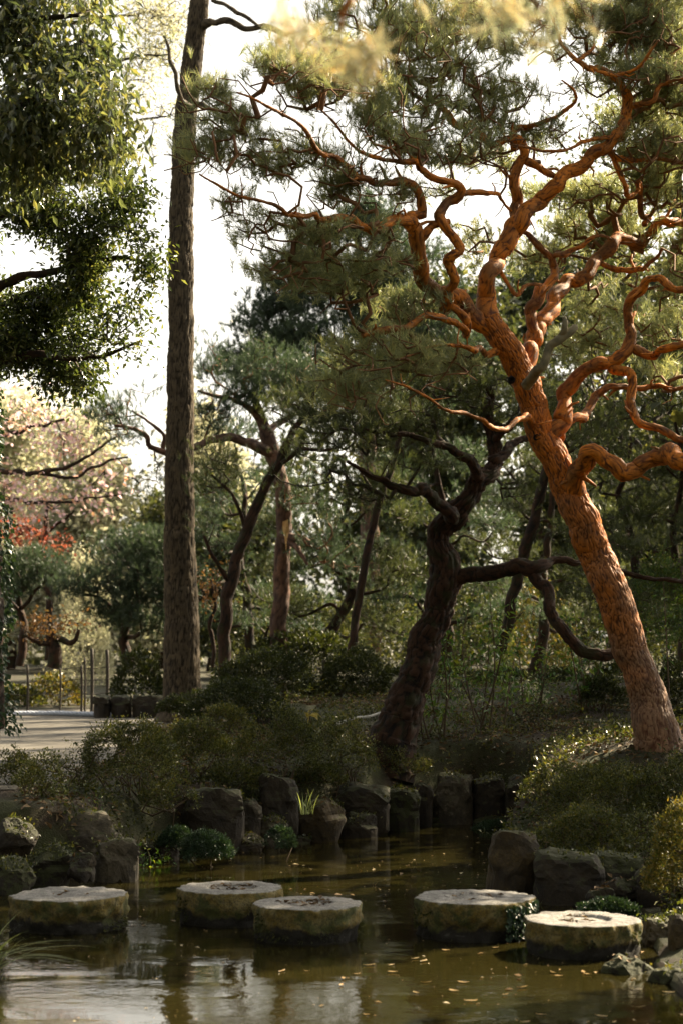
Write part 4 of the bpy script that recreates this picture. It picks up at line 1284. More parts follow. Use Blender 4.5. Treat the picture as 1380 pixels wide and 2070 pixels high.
simple_tree('broadleaf_tree', 'dense small-leaved evergreen filling the left side above the path', W(-120, 1520, 13.6),
    [(-130, 1560, 13.6, 90), (-120, 1300, 13.6, 74), (-110, 1000, 13.6, 66), (-90, 700, 13.6, 54), (-60, 450, 13.6, 34), (-40, 300, 13.6, 14)],
    [[(-100, 780, 13.6, 30), (0, 730, 13.3, 20), (100, 720, 13.1, 13), (200, 720, 13, 8), (290, 690, 12.9, 4)], [(-80, 620, 13.6, 28), (20, 560, 13.3, 20), (130, 540, 13.1, 13), (240, 520, 13, 8), (320, 540, 12.9, 4)], [(-55, 440, 13.6, 24), (60, 420, 13.4, 16), (170, 420, 13.2, 10), (300, 410, 13, 5)]],
    [(90, 400, 13.3, 110, 70), (190, 420, 13.1, 90, 45), (280, 395, 12.9, 55, 16), (60, 540, 13.3, 120, 90), (170, 530, 13.1, 100, 45), (265, 545, 12.9, 60, 26), (90, 680, 13.2, 130, 80), (190, 690, 13, 80, 40), (60, 770, 13.2, 100, 45), (150, 755, 13, 70, 40), (-60, 600, 13.6, 120, 200), (250, 470, 12.9, 60, 30, 0, .5), (240, 640, 12.9, 60, 16, 0, .6), (20, 320, 13.4, 80, 50), (30, 430, 13.2, 90, 40), (40, 480, 13.2, 80, 40), (100, 340, 13.3, 110, 40), (220, 340, 13.1, 60, 25), (160, 350, 13.3, 80, 40), (120, 480, 13.2, 130, 50), (130, 610, 13.2, 140, 50), (230, 610, 13, 80, 40), (40, 730, 13.2, 110, 60), (120, 720, 13.1, 110, 60), (230, 350, 13.2, 60, 25, 0, .6), (290, 610, 12.9, 35, 12, 0, .4), (300, 500, 12.9, 40, 14, 0, .5), (310, 400, 12.9, 36, 10, 0, .5), (290, 700, 12.9, 40, 12, 0, .5)],
    480, 85, 'bark_dark', 'twig_dark', 'leaf', leaf_foliage(22, .07, .033, .1, -.05, .2), dict(step=.16, rmin=.0045), (8, 11, .02), 30, .08, 2.2)
# ivy-covered trunk at the left edge
rg = np.random.default_rng(9)
g = Geo()
p0 = W(-32, 1445, 14.4)
tp_, tr_ = limb_path([(-34, 1475, 14.4, 90), (-34, 1200, 14.4, 76), (-36, 940, 14.4, 60), (-38, 700, 14.4, 50), (-40, 500, 14.4, 30)], .08, .2, 4)
tube(g, tp_, tr_, 30, (8, 10, .02, 8))
root = thing('ivy_clad_tree', 'trunk wrapped in dark ivy at the very left edge', 'tree', p0)
part('trunk', g, M['bark_dark'], root, attr=True)
g = Geo()
m = 5200
k = rg.integers(0, len(tp_), m)
th = rg.uniform(0, 2 * math.pi, m)
o_ = np.stack([np.cos(th), np.sin(th), np.zeros(m)], 1)
bul = 1.0 + .55 * vnoise(np.stack([tp_[k, 2] * 2.2, th, th * 0], 1), 4)
p = tp_[k] + o_ * (tr_[k] * (1.08 + .2 * rg.random(m)) * bul)[:, None] + rg.normal(size=(m, 3)) * .03
leaves(g, p, unit(o_ + np.array([0, 0, -1.0]) + .5 * rand_unit(m, rg)), .06, .05, rg)
part('ivy', g, M['leaf_ivy'], root, smooth=False)

# bright thin-leaved tree behind
simple_tree('young_tree', 'bright lime tree with thin level twigs behind the tall trunk top', W(-90, 1330, 27),
    [(-90, 1400, 27, 30), (-90, 1000, 27, 26), (-60, 600, 27, 22), (10, 250, 27, 16), (90, 0, 27, 10), (110, -150, 27, 5)],
    [[(55, 250, 27, 12), (150, 190, 26.6, 9), (250, 120, 26.3, 6), (340, 110, 26, 3)], [(60, 330, 27, 12), (160, 290, 26.6, 9), (260, 250, 26.3, 6), (340, 235, 26, 3)], [(80, 60, 27, 10), (200, 40, 26.6, 7), (330, 20, 26.2, 4)]],
    [(270, 50, 26.3, 110, 50), (330, 120, 26, 60, 40), (270, 170, 26.2, 80, 30), (340, 230, 26, 50, 30), (290, 110, 26.2, 80, 30), (200, 0, 26.5, 100, 50), (350, 30, 26, 50, 50), (320, 300, 26, 40, 30, 0, .4)],
    170, 86, 'bark_grey', 'twig_dark', 'leaf_lime_glow', leaf_foliage(14, .085, .04, .25, 0, .1), dict(step=.3, rmin=.006), (8, 14, .01), 20, -.1, 1.2)

# pink and red trees in the glow
simple_tree('pink_tree', 'pale pink autumn tree glowing behind the path on the left', W(-90, 1320, 33),
    [(-110, 1345, 33, 40), (-100, 1150, 33, 34), (-70, 1020, 33, 26), (-60, 900, 33, 18), (-40, 780, 33, 8)],
    [[(-70, 990, 33, 16), (0, 955, 32.4, 12), (60, 958, 32, 10), (130, 945, 31.6, 8), (190, 915, 31.3, 6), (240, 880, 31, 4)], [(60, 958, 32, 9), (140, 962, 31.6, 7), (200, 940, 31.3, 6), (260, 925, 31, 4)], [(-75, 1030, 33, 12), (30, 1014, 32.2, 8), (110, 1016, 31.8, 6), (170, 1010, 31.5, 4), (250, 1000, 31.2, 3)], [(-50, 900, 33, 12), (40, 870, 32.4, 8), (130, 850, 32, 5)]],
    [(50, 870, 32.2, 90, 50), (110, 900, 32, 90, 50), (60, 960, 32, 100, 45), (160, 940, 31.6, 80, 40), (210, 960, 31.3, 60, 30, 0, .6), (110, 1010, 31.8, 110, 30), (30, 1030, 32, 80, 40), (190, 1010, 31.5, 60, 25, 0, .6), (60, 820, 32.4, 90, 25)],
    24, 87, 'bark_dark', 'twig_dark', 'leaf_pink', leaf_foliage(13, .13, .09, .28, 0, .2), dict(step=.35, rmin=.008), (8, 14, .012), 20, .02, 1.3)
simple_tree('red_maple', 'small red maple behind the left garden pine', W(100, 1300, 35),
    [(98, 1335, 35, 16), (100, 1220, 35, 14), (92, 1120, 35, 12), (95, 1060, 35, 9), (100, 1010, 35, 5)],
    [[(95, 1110, 35, 7), (60, 1070, 34.8, 5), (20, 1060, 34.6, 3)], [(95, 1080, 35, 7), (130, 1050, 34.8, 5), (150, 1030, 34.6, 3)]],
    [(55, 1085, 34.8, 60, 22), (20, 1075, 34.7, 40, 25), (85, 1105, 34.6, 30, 16), (130, 1045, 34.8, 35, 28, 0, .6), (100, 1070, 34.8, 50, 30, 0, .5), (150, 1080, 34.8, 30, 25, 0, .5)],
    55, 88, 'bark_dark', 'twig_dark', 'leaf_red', leaf_foliage(16, .12, .08, .25, 0, .15), dict(step=.35, rmin=.008), (8, 14, .01), 16, -.2, .9)
simple_tree('orange_maple', 'low spreading maple with flat orange foliage behind the fence', W(115, 1330, 26),
    [(110, 1350, 26, 30), (112, 1310, 26, 26), (105, 1290, 26, 18), (108, 1272, 26, 8)],
    [[(108, 1300, 26, 14), (70, 1296, 25.8, 10), (40, 1282, 25.7, 5)], [(108, 1292, 26, 14), (140, 1300, 25.9, 11), (160, 1272, 25.8, 6)]],
    [(110, 1266, 25.8, 85, 12, .9), (60, 1276, 25.7, 55, 9, .7), (150, 1258, 25.8, 50, 10, .7), (90, 1254, 25.9, 40, 8, .6)],
    90, 89, 'bark_dark', 'twig_dark', 'leaf_orange', leaf_foliage(12, .085, .05, .12, 0, .1), dict(step=.2, rmin=.006), (9, 12, .012), 18, -.4, 1.4)
simple_tree('orange_maple', 'little orange-leaved tree between the tall trunk and the leaning one', W(428, 1330, 25),
    [(430, 1350, 25, 9), (428, 1270, 25, 8), (434, 1210, 25, 6), (428, 1170, 25, 4)],
    [[(430, 1230, 25, 4), (410, 1190, 24.9, 3)], [(432, 1210, 25, 4), (455, 1180, 24.9, 3)]],
    [(430, 1165, 24.9, 34, 26), (415, 1200, 24.9, 26, 26), (440, 1230, 24.9, 20, 40, 0, .6)],
    90, 90, 'bark_dark', 'twig_dark', 'leaf_orange', leaf_foliage(13, .09, .05, .16, 0, .15), dict(step=.2, rmin=.005), (9, 12, .008), 14, -.3, 1.4)

# ---- background conifer and wood
simple_tree('far_pine', 'tall soft blue-green pine behind the red pine, outlined against the sky', W(740, 1290, 36),
    [(750, 1320, 36, 40), (745, 1000, 36, 34), (735, 700, 36, 26), (725, 500, 36, 14), (720, 400, 36, 5)],
    [[(735, 740, 36, 12), (660, 690, 35.5, 8), (560, 670, 35, 4)], [(730, 620, 36, 11), (660, 570, 35.5, 7), (590, 560, 35, 4)], [(738, 800, 36, 12), (840, 740, 36, 8), (930, 700, 36, 4)], [(730, 560, 36, 10), (800, 520, 36, 6), (860, 500, 36, 4)]],
    [(660, 455, 35.8, 60, 34), (720, 430, 36, 60, 40), (610, 530, 35.4, 75, 36), (565, 615, 35.2, 55, 26), (690, 560, 35.6, 90, 45), (600, 680, 35.2, 110, 35), (540, 690, 35, 50, 20), (520, 650, 35.1, 40, 18), (500, 722, 35, 60, 20), (455, 745, 35, 50, 18), (560, 570, 35.2, 40, 18), (600, 600, 35.2, 60, 30), (740, 650, 36, 100, 50), (820, 520, 36, 90, 45), (850, 600, 36, 100, 50), (900, 690, 36, 110, 50), (780, 740, 35.6, 130, 50), (650, 760, 35.4, 110, 40), (780, 460, 36, 70, 30)],
    90, 91, 'bark_pink', 'twig_dark', 'needle_blue', pine_foliage(7, 16, .24, .026, .9, .32), dict(step=.5, rmin=.01), (6, 9, .03), 24, -.3, .8, .2, 'pine tree')
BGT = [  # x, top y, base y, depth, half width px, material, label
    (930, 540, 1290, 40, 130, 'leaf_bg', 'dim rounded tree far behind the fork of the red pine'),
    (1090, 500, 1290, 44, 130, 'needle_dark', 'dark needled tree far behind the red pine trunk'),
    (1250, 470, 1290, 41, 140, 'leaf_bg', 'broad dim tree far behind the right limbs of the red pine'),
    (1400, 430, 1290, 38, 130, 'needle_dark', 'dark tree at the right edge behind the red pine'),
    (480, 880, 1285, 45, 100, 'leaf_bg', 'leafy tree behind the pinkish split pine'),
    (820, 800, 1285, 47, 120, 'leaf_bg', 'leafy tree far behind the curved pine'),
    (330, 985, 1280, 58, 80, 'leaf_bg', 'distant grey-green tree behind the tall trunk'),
    (430, 770, 1280, 54, 90, 'leaf_lime_glow', 'pale distant tree closing the sky gap right of the tall trunk'),
    (170, 830, 1280, 52, 130, 'leaf_lime_glow', 'tree tinted pale as if sunlit behind the pink autumn tree'),
    (20, 800, 1280, 56, 120, 'leaf_lime_glow', 'tree tinted pale as if hazy behind the left edge of the pink tree'),
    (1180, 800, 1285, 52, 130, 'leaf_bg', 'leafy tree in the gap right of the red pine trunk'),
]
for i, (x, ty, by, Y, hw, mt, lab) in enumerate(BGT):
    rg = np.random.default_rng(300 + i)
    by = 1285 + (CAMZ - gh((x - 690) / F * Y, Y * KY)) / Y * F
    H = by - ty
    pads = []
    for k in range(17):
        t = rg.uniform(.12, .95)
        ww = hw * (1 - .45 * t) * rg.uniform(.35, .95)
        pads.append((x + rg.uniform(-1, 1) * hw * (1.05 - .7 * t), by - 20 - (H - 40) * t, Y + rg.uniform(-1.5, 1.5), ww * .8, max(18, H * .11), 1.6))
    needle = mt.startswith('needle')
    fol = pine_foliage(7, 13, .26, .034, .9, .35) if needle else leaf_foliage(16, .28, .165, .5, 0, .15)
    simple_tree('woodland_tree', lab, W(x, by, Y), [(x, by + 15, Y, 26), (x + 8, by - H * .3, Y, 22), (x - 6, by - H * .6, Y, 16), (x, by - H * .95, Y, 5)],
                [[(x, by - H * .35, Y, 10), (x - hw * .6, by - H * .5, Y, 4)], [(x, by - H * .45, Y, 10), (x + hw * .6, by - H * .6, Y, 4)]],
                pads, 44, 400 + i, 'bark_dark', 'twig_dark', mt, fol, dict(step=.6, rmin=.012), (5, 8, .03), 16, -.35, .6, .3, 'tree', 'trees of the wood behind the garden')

# crooked pines filling the middle distance
GP = [(690, 25.5, 860, 130, 'needle_dark', 'crooked grey-green pine behind the slender leaning trunk'), (880, 26.5, 800, 140, 'needle_blue', 'crooked pine behind the fork of the curved pine'),
      (1270, 22.5, 830, 130, 'needle_dark', 'crooked pine seen right of the red trunk'), (1090, 29, 790, 140, 'needle_dark', 'crooked pine behind the slanting trunk'),
      (500, 28, 860, 110, 'needle_blue', 'crooked pine between the tall trunk and the split pine'), (1385, 20.5, 780, 110, 'needle_dark', 'crooked pine cut by the right edge')]
for i, (x, Y, ty, hw, mt, lab) in enumerate(GP):
    rg = np.random.default_rng(900 + i)
    by = 1285 + (CAMZ - gh((x - 690) / F * Y, Y * KY)) / Y * F
    H = by - ty
    tx = [x + rg.uniform(-1, 1) * 26 for _ in range(6)]
    tspec = [(tx[k], by + 12 - (H * .9) * k / 5, Y, 26 - 4 * k) for k in range(6)]
    lims, pads = [], []
    for k in range(9):
        t = .22 + .08 * k
        kk = t * 5
        x0 = np.interp(kk, range(6), tx)
        y0 = by + 12 - H * .9 * t
        sgn = -1 if k % 2 else 1
        ln_ = hw * rg.uniform(.7, 1.15) * (1.15 - .5 * t)
        Y1 = Y + rg.uniform(-1.3, .8)
        pts = [(x0, y0, Y, 11 - 6 * t)]
        for q in (1, 2, 3, 4):
            pts.append((x0 + sgn * ln_ * q / 4 + rg.normal() * 7, y0 - 8 * q * rg.uniform(.2, 1) + rg.normal() * 13, Y + (Y1 - Y) * q / 4, (11 - 6 * t) * (1 - q / 5)))
        lims.append(pts)
        pads.append((pts[4][0], pts[4][1] - 10, Y1, 62, 24, .7))
        pads.append((pts[2][0], pts[2][1] - 14, (Y + Y1) / 2, 58, 22, .7, .8))
    pads.append((tx[5], ty + 8, Y, 70, 34, .9))
    simple_tree('garden_pine', lab, W(x, by, Y), tspec, lims, pads, 95, 950 + i, 'bark_dark', 'twig_dark', mt, pine_foliage(5, 15, .17, .012, .85, .18),
                dict(step=.2, rmin=.008), (7, 10, .02), 20, -.2, 1.4, .12, 'pine tree', 'crooked pines of the middle distance')

# the far edge of the wood, one mass
rg = np.random.default_rng(4242)
n = 42000
xx = rg.uniform(-34, 48, n)
top = 9.5 + 3.5 * fbm(np.stack([xx * .12, xx * 0, xx * 0], 1), 4, 5) + 5 * sstep(xx, -9, 4)
hh = top * rg.random(n) ** .8
P = np.stack([xx, 106 + rg.normal(size=n) * 2.5 + hh * .12, .3 + hh], 1)
P = P[fbm(P * .45, 3, 6) > -.16]
g = Geo()
leaves(g, P, unit(rand_unit(len(P), rg) + np.array([0, 0, -.2])), .5, .32, rg)
setting('distant_wood', g, M['leaf_bg'], 'stuff', False)

# trees added around the frame to shade bank and water and block skylight
for i, (x, y, h, rr, lab) in enumerate([
        (8.4, 31.0, 12, 3.0, 'leafy tree beyond the right edge behind the bank'), (13, 37, 14, 3.6, 'taller leafy tree added for shade further back beyond the right edge'),
        (6.8, 39, 12, 3.0, 'leafy tree added for shade behind the right limbs of the red pine'), (17, 44, 15, 4, 'tallest leafy tree added for shade far back beyond the right edge'), (8.0, 23.6, 9.5, 1.2, 'slim leafy tree added for shade right of the red pine outside the picture'), (7.5, 21.4, 9.5, 1.0, 'slim leafy tree added for shade between the two other slim ones outside the picture'), (8.8, 17.0, 9.0, 1.0, 'slim leafy tree added for shade on the right shore outside the picture'),
        (-10, 14, 12, 3.6, 'leafy tree added for shade on the left shore outside the picture'), (-9, 3, 12, 3.8, 'leafy tree added to block skylight behind the camera on the left'),
        (0.5, -8, 13, 4.2, 'leafy tree added to block skylight straight behind the camera'), (8.5, 1, 11, 3.6, 'leafy tree added to block skylight on the right shore behind the camera'), (-12, 27, 13, 3.6, 'leafy tree added for shade left of the path outside the picture'),
        (-5.5, -6, 15, 4.2, 'leafy tree added to block skylight behind the camera, left of the one straight behind'), (6.5, -6.5, 15, 4.2, 'leafy tree added to block skylight behind the camera, right of the one straight behind'), (-13, -3, 15, 4.2, 'leafy tree added to block skylight far left behind the camera'), (13, -3, 15, 4.2, 'leafy tree added to block skylight far right behind the camera'), (-14, 6, 14, 4, 'leafy tree added to block skylight further out on the left shore')]):
    rg = np.random.default_rng(500 + i)
    z0 = gh(x, y)
    root = thing('added_shade_tree', lab, 'tree', (x, y, z0), 'trees added around the frame for shade')
    P = catmull(np.array([(x, y, z0 - .3, .24), (x + .2, y, z0 + h * .4, .18), (x - .1, y + .2, z0 + h * .9, .05)]), .2)
    g = Geo()
    tube(g, P[:, :3], P[:, 3], 20, (6, 9, .03, i))
    part('trunk', g, M['bark_dark'], root, attr=True)
    n = 300 if i != 2 else 700
    u = rand_unit(n, rg) * rg.uniform(.3, 1, (n, 1)) ** (1 / 3)
    A = np.array([x, y, z0 + h * .62]) + u * np.array([rr, rr, h * .4])
    A = A[vnoise(A * .7, i) > -.4]
    finish_tree(root, [(P[len(P) // 3:, :3], P[len(P) // 3:, 3])], A, rg, M['twig_dark'], M['leaf_bg'], leaf_foliage(22, .12, .06, .4, 0, .15) if i == 2 else leaf_foliage(18 if rr > 2 else 9, .36 if rr > 2 else .26, .24 if rr > 2 else .17, .55 if rr > 2 else .25, 0, .15), dict(step=.5, rmin=.012))

# ------------------------------------------------------------------ shrubs
def shrub(name, label, x, ybase, w, h, Y, seed, mat_='leaf_azalea', dens=1.0, L=.03, stems=14, cat='shrub', group='clipped shrubs around the pond', flat=.5, low=.25, zb=None, thr=-.1, depth=None):
    """dome of small leaves over visible stems; x, ybase, w, h in pixels"""
    rg = np.random.default_rng(seed * 3 + 1)
    if Y > 26:
        h += 1285 + (CAMZ - gh((x - 690) / F * Y, Y * KY)) / Y * F - ybase
        ybase = 1285 + (CAMZ - gh((x - 690) / F * Y, Y * KY)) / Y * F
    c = W(x, ybase, Y)
    a, b = w * Y / F / 2, h * Y / F
    d = depth or a * .8
    zg = max(min(c[2], gh(c[0], c[1])), -.04)
    root = thing(name, label, cat, (c[0], c[1], zg), group)
    n = int(5600 * dens * (a * d * 4 + b * (a + d) * 2) / (L / .03) ** 2 * 1.0)
    u = rand_unit(n * 2, rg)
    u = u[u[:, 2] > -.15][:n]
    rr = 1 + .34 * fbm(u * 2.7 + seed * 3.7, 3, seed) + rg.normal(size=len(u)) * .05 - np.abs(rg.normal(size=len(u))) * .12
    P = c + u * rr[:, None] * np.array([a, d, b]) * np.array([1, 1, 1 - flat * .15])
    P = P[(fbm(P * 5.5, 2, seed + 8) > thr) & (P[:, 2] > c[2] + b * low * rg.random(len(P)))]
    # stems from the foot to points of the dome
    k = min(len(P), stems * 5)
    tips = P[rg.choice(len(P), k, replace=False)] * 1.0
    tips = c + (tips - c) * .93
    foot = np.stack([c[0] + rg.normal(size=stems) * a * .25, c[1] + rg.normal(size=stems) * d * .25, np.full(stems, zg - .03)], 1)
    nodes = np.concatenate([f + (np.array([0, 0, 1]) * b * .28 + np.array([rg.normal() * a * .25, rg.normal() * d * .25, 0])) * np.linspace(0, 1, 5)[:, None] for f in foot])
    g = Geo()
    for s in range(stems):
        tube(g, nodes[s * 5:s * 5 + 5], np.full(5, .009), 5, None, False)
    ch, _ = grow(nodes, np.full(len(nodes), .012), tips, rg, step=.1, wig=.16, rmin=.0032, below=.9)
    add_chains(g, ch, 4)
    part('stem_cluster', g, M['twig_shrub'], root, kind='stuff')
    g = Geo()
    dd = unit((P - c) / np.array([a, d, b]) * .6 + np.array([0, 0, .35]) + .8 * rand_unit(len(P), rg))
    leaves(g, P, dd, L, L * .5, rg, 1.0)
    part('foliage', g, M[mat_], root, smooth=False)
    return root


SHR = [
    ('azalea', 'small open azalea at the left edge in front of the path', 88, 1625, 130, 112, 12.5, 'leaf_azalea', .55),
    ('azalea', 'low azalea cut by the left edge beside the path', 15, 1612, 150, 105, 12.9, 'leaf_azalea', .7),
    ('azalea', 'wide azalea with sun-flecked right side and bare curved stems, beside the path', 262, 1578, 200, 140, 13.1, 'leaf_azalea', .8),
    ('azalea', 'thin leggy azalea tip left of the wide azalea', 150, 1590, 90, 100, 13.3, 'leaf_azalea', .3),
    ('azalea', 'azalea right of the sun-flecked one above the big brown boulder', 400, 1560, 150, 110, 13.9, 'leaf_azalea', .8),
    ('azalea', 'rounded azalea above the tall upright boulder', 560, 1555, 190, 130, 14.2, 'leaf_azalea', .8),
    ('azalea', 'loose azalea between the rounded azalea and the curved pine', 690, 1570, 150, 130, 14.6, 'leaf_azalea', .6),
    ('azalea', 'small azalea mound between two larger ones above the brown boulder', 455, 1480, 110, 62, 15.4, 'leaf_azalea', .8),
    ('azalea', 'large dark azalea at the foot of the red pine', 1215, 1665, 260, 140, 12.2, 'leaf_azalea', .8),
    ('azalea', 'dark azalea at the right edge under the red pine', 1350, 1690, 190, 165, 12.0, 'leaf_azalea', .7),
    ('azalea', 'low azalea left of the large dark one by the squared blocks', 1120, 1620, 130, 80, 13.0, 'leaf_azalea', .8),
    ('azalea', 'dark bushy azalea hanging over the mossy slab on the right bank', 1190, 1745, 220, 120, 11.7, 'leaf_azalea', .6),
    ('azalea', 'dark azalea above the round stones of the right bank wall', 1310, 1760, 170, 120, 11.3, 'leaf_azalea', .6),
    ('azalea', 'low dark azalea above the smooth olive boulder', 640, 1590, 120, 50, 14.35, 'leaf_azalea', .7),
    ('azalea', 'low dark azalea right above the big brown boulder', 480, 1595, 150, 60, 13.95, 'leaf_azalea', .7),
    ('azalea', 'low dark azalea left of the big brown boulder', 330, 1640, 140, 80, 13.0, 'leaf_azalea', .7),
    ('azalea', 'dim azalea among leaves in front of the curved pine', 800, 1570, 140, 70, 15.3, 'leaf_azalea', .5),
    ('golden_shrub', 'golden sunlit small-leaved shrub cut by the right edge above the stones', 1382, 1800, 150, 175, 9.9, 'leaf_gold', 1.1),
    ('rounded_hedge', 'dark clipped dome between the fence and the tall trunk', 280, 1425, 110, 112, 24, 'leaf_hedge', .9),
    ('rounded_hedge', 'moss-green clipped mound right of the leaning thin trunk', 545, 1400, 200, 90, 18.5, 'leaf_hedge', .9),
    ('rounded_hedge', 'dark clipped mound left of the curved pine', 715, 1400, 150, 92, 18.5, 'leaf_hedge', .9),
    ('rounded_hedge', 'long low clipped mound in front of the tall trunk', 480, 1450, 220, 80, 17, 'leaf_hedge', .8),
    ('rounded_hedge', 'low clipped cushion at the foot of the tall trunk by the path', 360, 1440, 80, 34, 18.5, 'leaf_hedge', .9),
    ('rounded_hedge', 'far clipped mound behind the slender trunk', 620, 1335, 220, 60, 24, 'leaf_hedge', .8),
    ('rounded_hedge', 'low ground shrub behind the fence beside the path', 110, 1422, 120, 60, 27.5, 'leaf_gold', .6),
    ('rounded_hedge', 'low yellow-green shrub behind the leftmost fence post', 40, 1432, 100, 46, 27, 'leaf_azalea', .8),
    ('rounded_hedge', 'dark shrub right of the red pine foot', 1215, 1420, 90, 60, 17, 'leaf_hedge', .9),
    ('rounded_hedge', 'dim shrub behind the lit plant on the slope', 1140, 1400, 120, 50, 20, 'leaf_hedge', .9),
    ('rounded_hedge', 'dim shrub at the right edge behind the red pine', 1370, 1440, 140, 110, 17, 'leaf_hedge', .8),
    ('rounded_hedge', 'long low hedge behind the saplings right of the curved pine', 1010, 1400, 200, 50, 21, 'leaf_hedge', .9),
    ('rounded_hedge', 'dim hedge behind the curved pine trunk', 860, 1390, 180, 60, 23, 'leaf_hedge', .9),
    ('rounded_hedge', 'dim hedge behind the red pine trunk', 1260, 1400, 160, 60, 23, 'leaf_hedge', .9),
    ('woodland_shrub', 'leafy dim shrub right of the red pine at middle height', 1330, 1300, 130, 200, 20, 'leaf_glossy', .5),
    ('woodland_shrub', 'dim bush in the background left of the curved pine', 650, 1290, 200, 90, 30, 'leaf_bg', .6),
    ('woodland_shrub', 'dim bush in the background behind the slender trunk', 780, 1290, 200, 130, 31, 'leaf_bg', .5),
    ('woodland_shrub', 'yellow-green sunny bush glimpsed behind the curved pine limb', 1090, 1230, 150, 60, 33, 'leaf_gold', .5),
    ('woodland_shrub', 'dim bush behind the leaning thin tree', 500, 1300, 140, 100, 29, 'leaf_bg', .6),
    ('woodland_shrub', 'bush tinted pale as if sunny between the two garden pines', 175, 1200, 110, 120, 38, 'leaf_lime_glow', .6),
    ('woodland_shrub', 'dim bush in the background right of the curved pine', 960, 1290, 180, 120, 32, 'leaf_bg', .5),
    ('woodland_shrub', 'dim bush far behind the red pine base', 1200, 1290, 200, 130, 34, 'leaf_bg', .5),
    ('woodland_shrub', 'dim bush far behind at the right edge', 1370, 1290, 180, 220, 34, 'leaf_bg', .5),
]
for i, (nm, lab, x, yb, w, h, Y, mt, dn) in enumerate(SHR):
    L = .03 if Y < 16 else (.048 if Y < 22 else .1)
    dn2 = dn * (1.7 if Y < 22 else 1.6)
    shrub(nm, lab, x, yb, w, h, Y, 600 + i, mt, dn2, L, 14 if nm in ('azalea', 'golden_shrub') else 8,
          'hedge' if nm == 'rounded_hedge' else 'shrub', {'azalea': 'azaleas along the bank', 'rounded_hedge': 'clipped hedges and mounds', 'woodland_shrub': 'bushes of the wood', 'golden_shrub': None}[nm],
          .5, .35 if nm == 'azalea' else 0.0, None, -.12 if nm == 'azalea' else -.3)


def sapling(name, label, x, ybase, h, Y, seed, stems, spread, nleaf, L, mat_, cat='plant', group=None, lo=.25):
    rg = np.random.default_rng(seed)
    c = W(x, ybase, Y)
    zg = max(min(c[2], gh(c[0], c[1])), -.04)
    root = thing(name, label, cat, (c[0], c[1], zg), group)
    Hm = h * Y / F
    sp = spread * Y / F
    fg = Geo()
    for s in range(stems):
        f = np.array([c[0] + rg.normal() * sp * .25, c[1] + rg.normal() * sp * .25, zg - .05])
        top = f + np.array([rg.normal() * sp * .6, rg.normal() * sp * .6, Hm * rg.uniform(.65, 1)])
        mid = (f + top) / 2 + rg.normal(size=3) * sp * .15
        P = catmull(np.array([f, mid, top]), Hm / 14)
        g = Geo()
        tube(g, P, np.linspace(.011, .003, len(P)) * (1 + .5 * (Hm > 1)), 6, None, False)
        part('stem', g, M['twig_shrub'], root)
        m = nleaf // stems
        t = rg.uniform(lo, 1, m)
        p = P[(t * (len(P) - 1)).astype(int)] + rg.normal(size=(m, 3)) * sp * .18 * np.array([1, 1, .6])
        leaves(fg, p, unit(rg.normal(size=(m, 3)) + np.array([0, 0, -.2])), L, L * .42, rg)
    part('foliage', fg, M[mat_], root, smooth=False)


sapling('sapling', 'leafy evergreen sapling right of the curved pine trunk', 960, 1490, 330, 16.3, 1, 6, 90, 620, .085, 'leaf_glossy', 'sapling', 'saplings on the slope')
sapling('sapling', 'leafy sapling in front of the curved pine foot', 890, 1508, 300, 16.0, 2, 6, 80, 520, .08, 'leaf_glossy', 'sapling', 'saplings on the slope')
sapling('sapling', 'leafy sapling under the sagging pine limb', 1040, 1450, 230, 17.5, 3, 5, 80, 420, .085, 'leaf_glossy', 'sapling', 'saplings on the slope')
sapling('sapling', 'yellow-green sapling between the sagging limb and the red trunk', 1190, 1400, 240, 17, 4, 4, 80, 300, .1, 'leaf_glossy', 'sapling', 'saplings on the slope')
sapling('sapling', 'tall thin sapling at the right edge behind the red pine', 1362, 1440, 480, 16, 5, 3, 60, 160, .07, 'leaf_glossy', 'sapling', 'saplings on the slope', .4)
sapling('lit_plant', 'small bright sunlit plant on the mossy slope', 1090, 1432, 76, 17.8, 6, 5, 44, 150, .075, 'leaf_lime_glow', 'plant')
sapling('yellow_plant', 'little pale yellow-leaved seedling among the dark mounds', 632, 1420, 52, 16.4, 7, 1, 26, 11, .12, 'leaf_yellow', 'plant', None, .6)
sapling('weed', 'pale thin weed with a leaf on the right bank wall', 1345, 1835, 95, 10.0, 8, 1, 14, 7, .07, 'leaf_lime_glow', 'plant', None, .0)
sapling('weed', 'brown-leaved weed growing behind the last stepping stone', 1150, 1842, 46, 10.1, 9, 2, 24, 12, .08, 'litter', 'plant', None, .4)
sapling('bank_plant', 'small bright plant above the pale boulder on the left bank', 178, 1650, 60, 12.6, 10, 5, 46, 160, .05, 'leaf_glossy', 'plant')
sapling('bank_plant', 'leafy clump between the left rocks', 300, 1690, 60, 12.6, 11, 6, 60, 220, .05, 'leaf_glossy', 'plant')
sapling('bank_plant', 'leafy clump on the mossy left-edge rock', 60, 1740, 60, 11.7, 12, 6, 60, 200, .05, 'leaf_azalea', 'plant')

# dark creeping clumps at the waterline
for i, (x, y, w, h, Y, lab) in enumerate([(420, 1705, 100, 56, 12.4, 'dense dark creeper clump below the big brown boulder'), (565, 1690, 70, 44, 12.75, 'small dark creeper clump right of the tan stone'),
                                          (1230, 1835, 130, 34, 10.0, 'dark low creeper under the right bank wall'), (1010, 1672, 120, 24, 14.9, 'dark fern line at the foot of the squared blocks'), (355, 1690, 70, 40, 12.7, 'mossy creeper hanging left of the big brown boulder')]):
    shrub('creeper', lab, x, y + h / 2, w, h, Y, 700 + i, 'leaf_ivy', 2.2, .028, 5, 'creeper', 'creepers along the waterline', .5, 0, None, -.3)

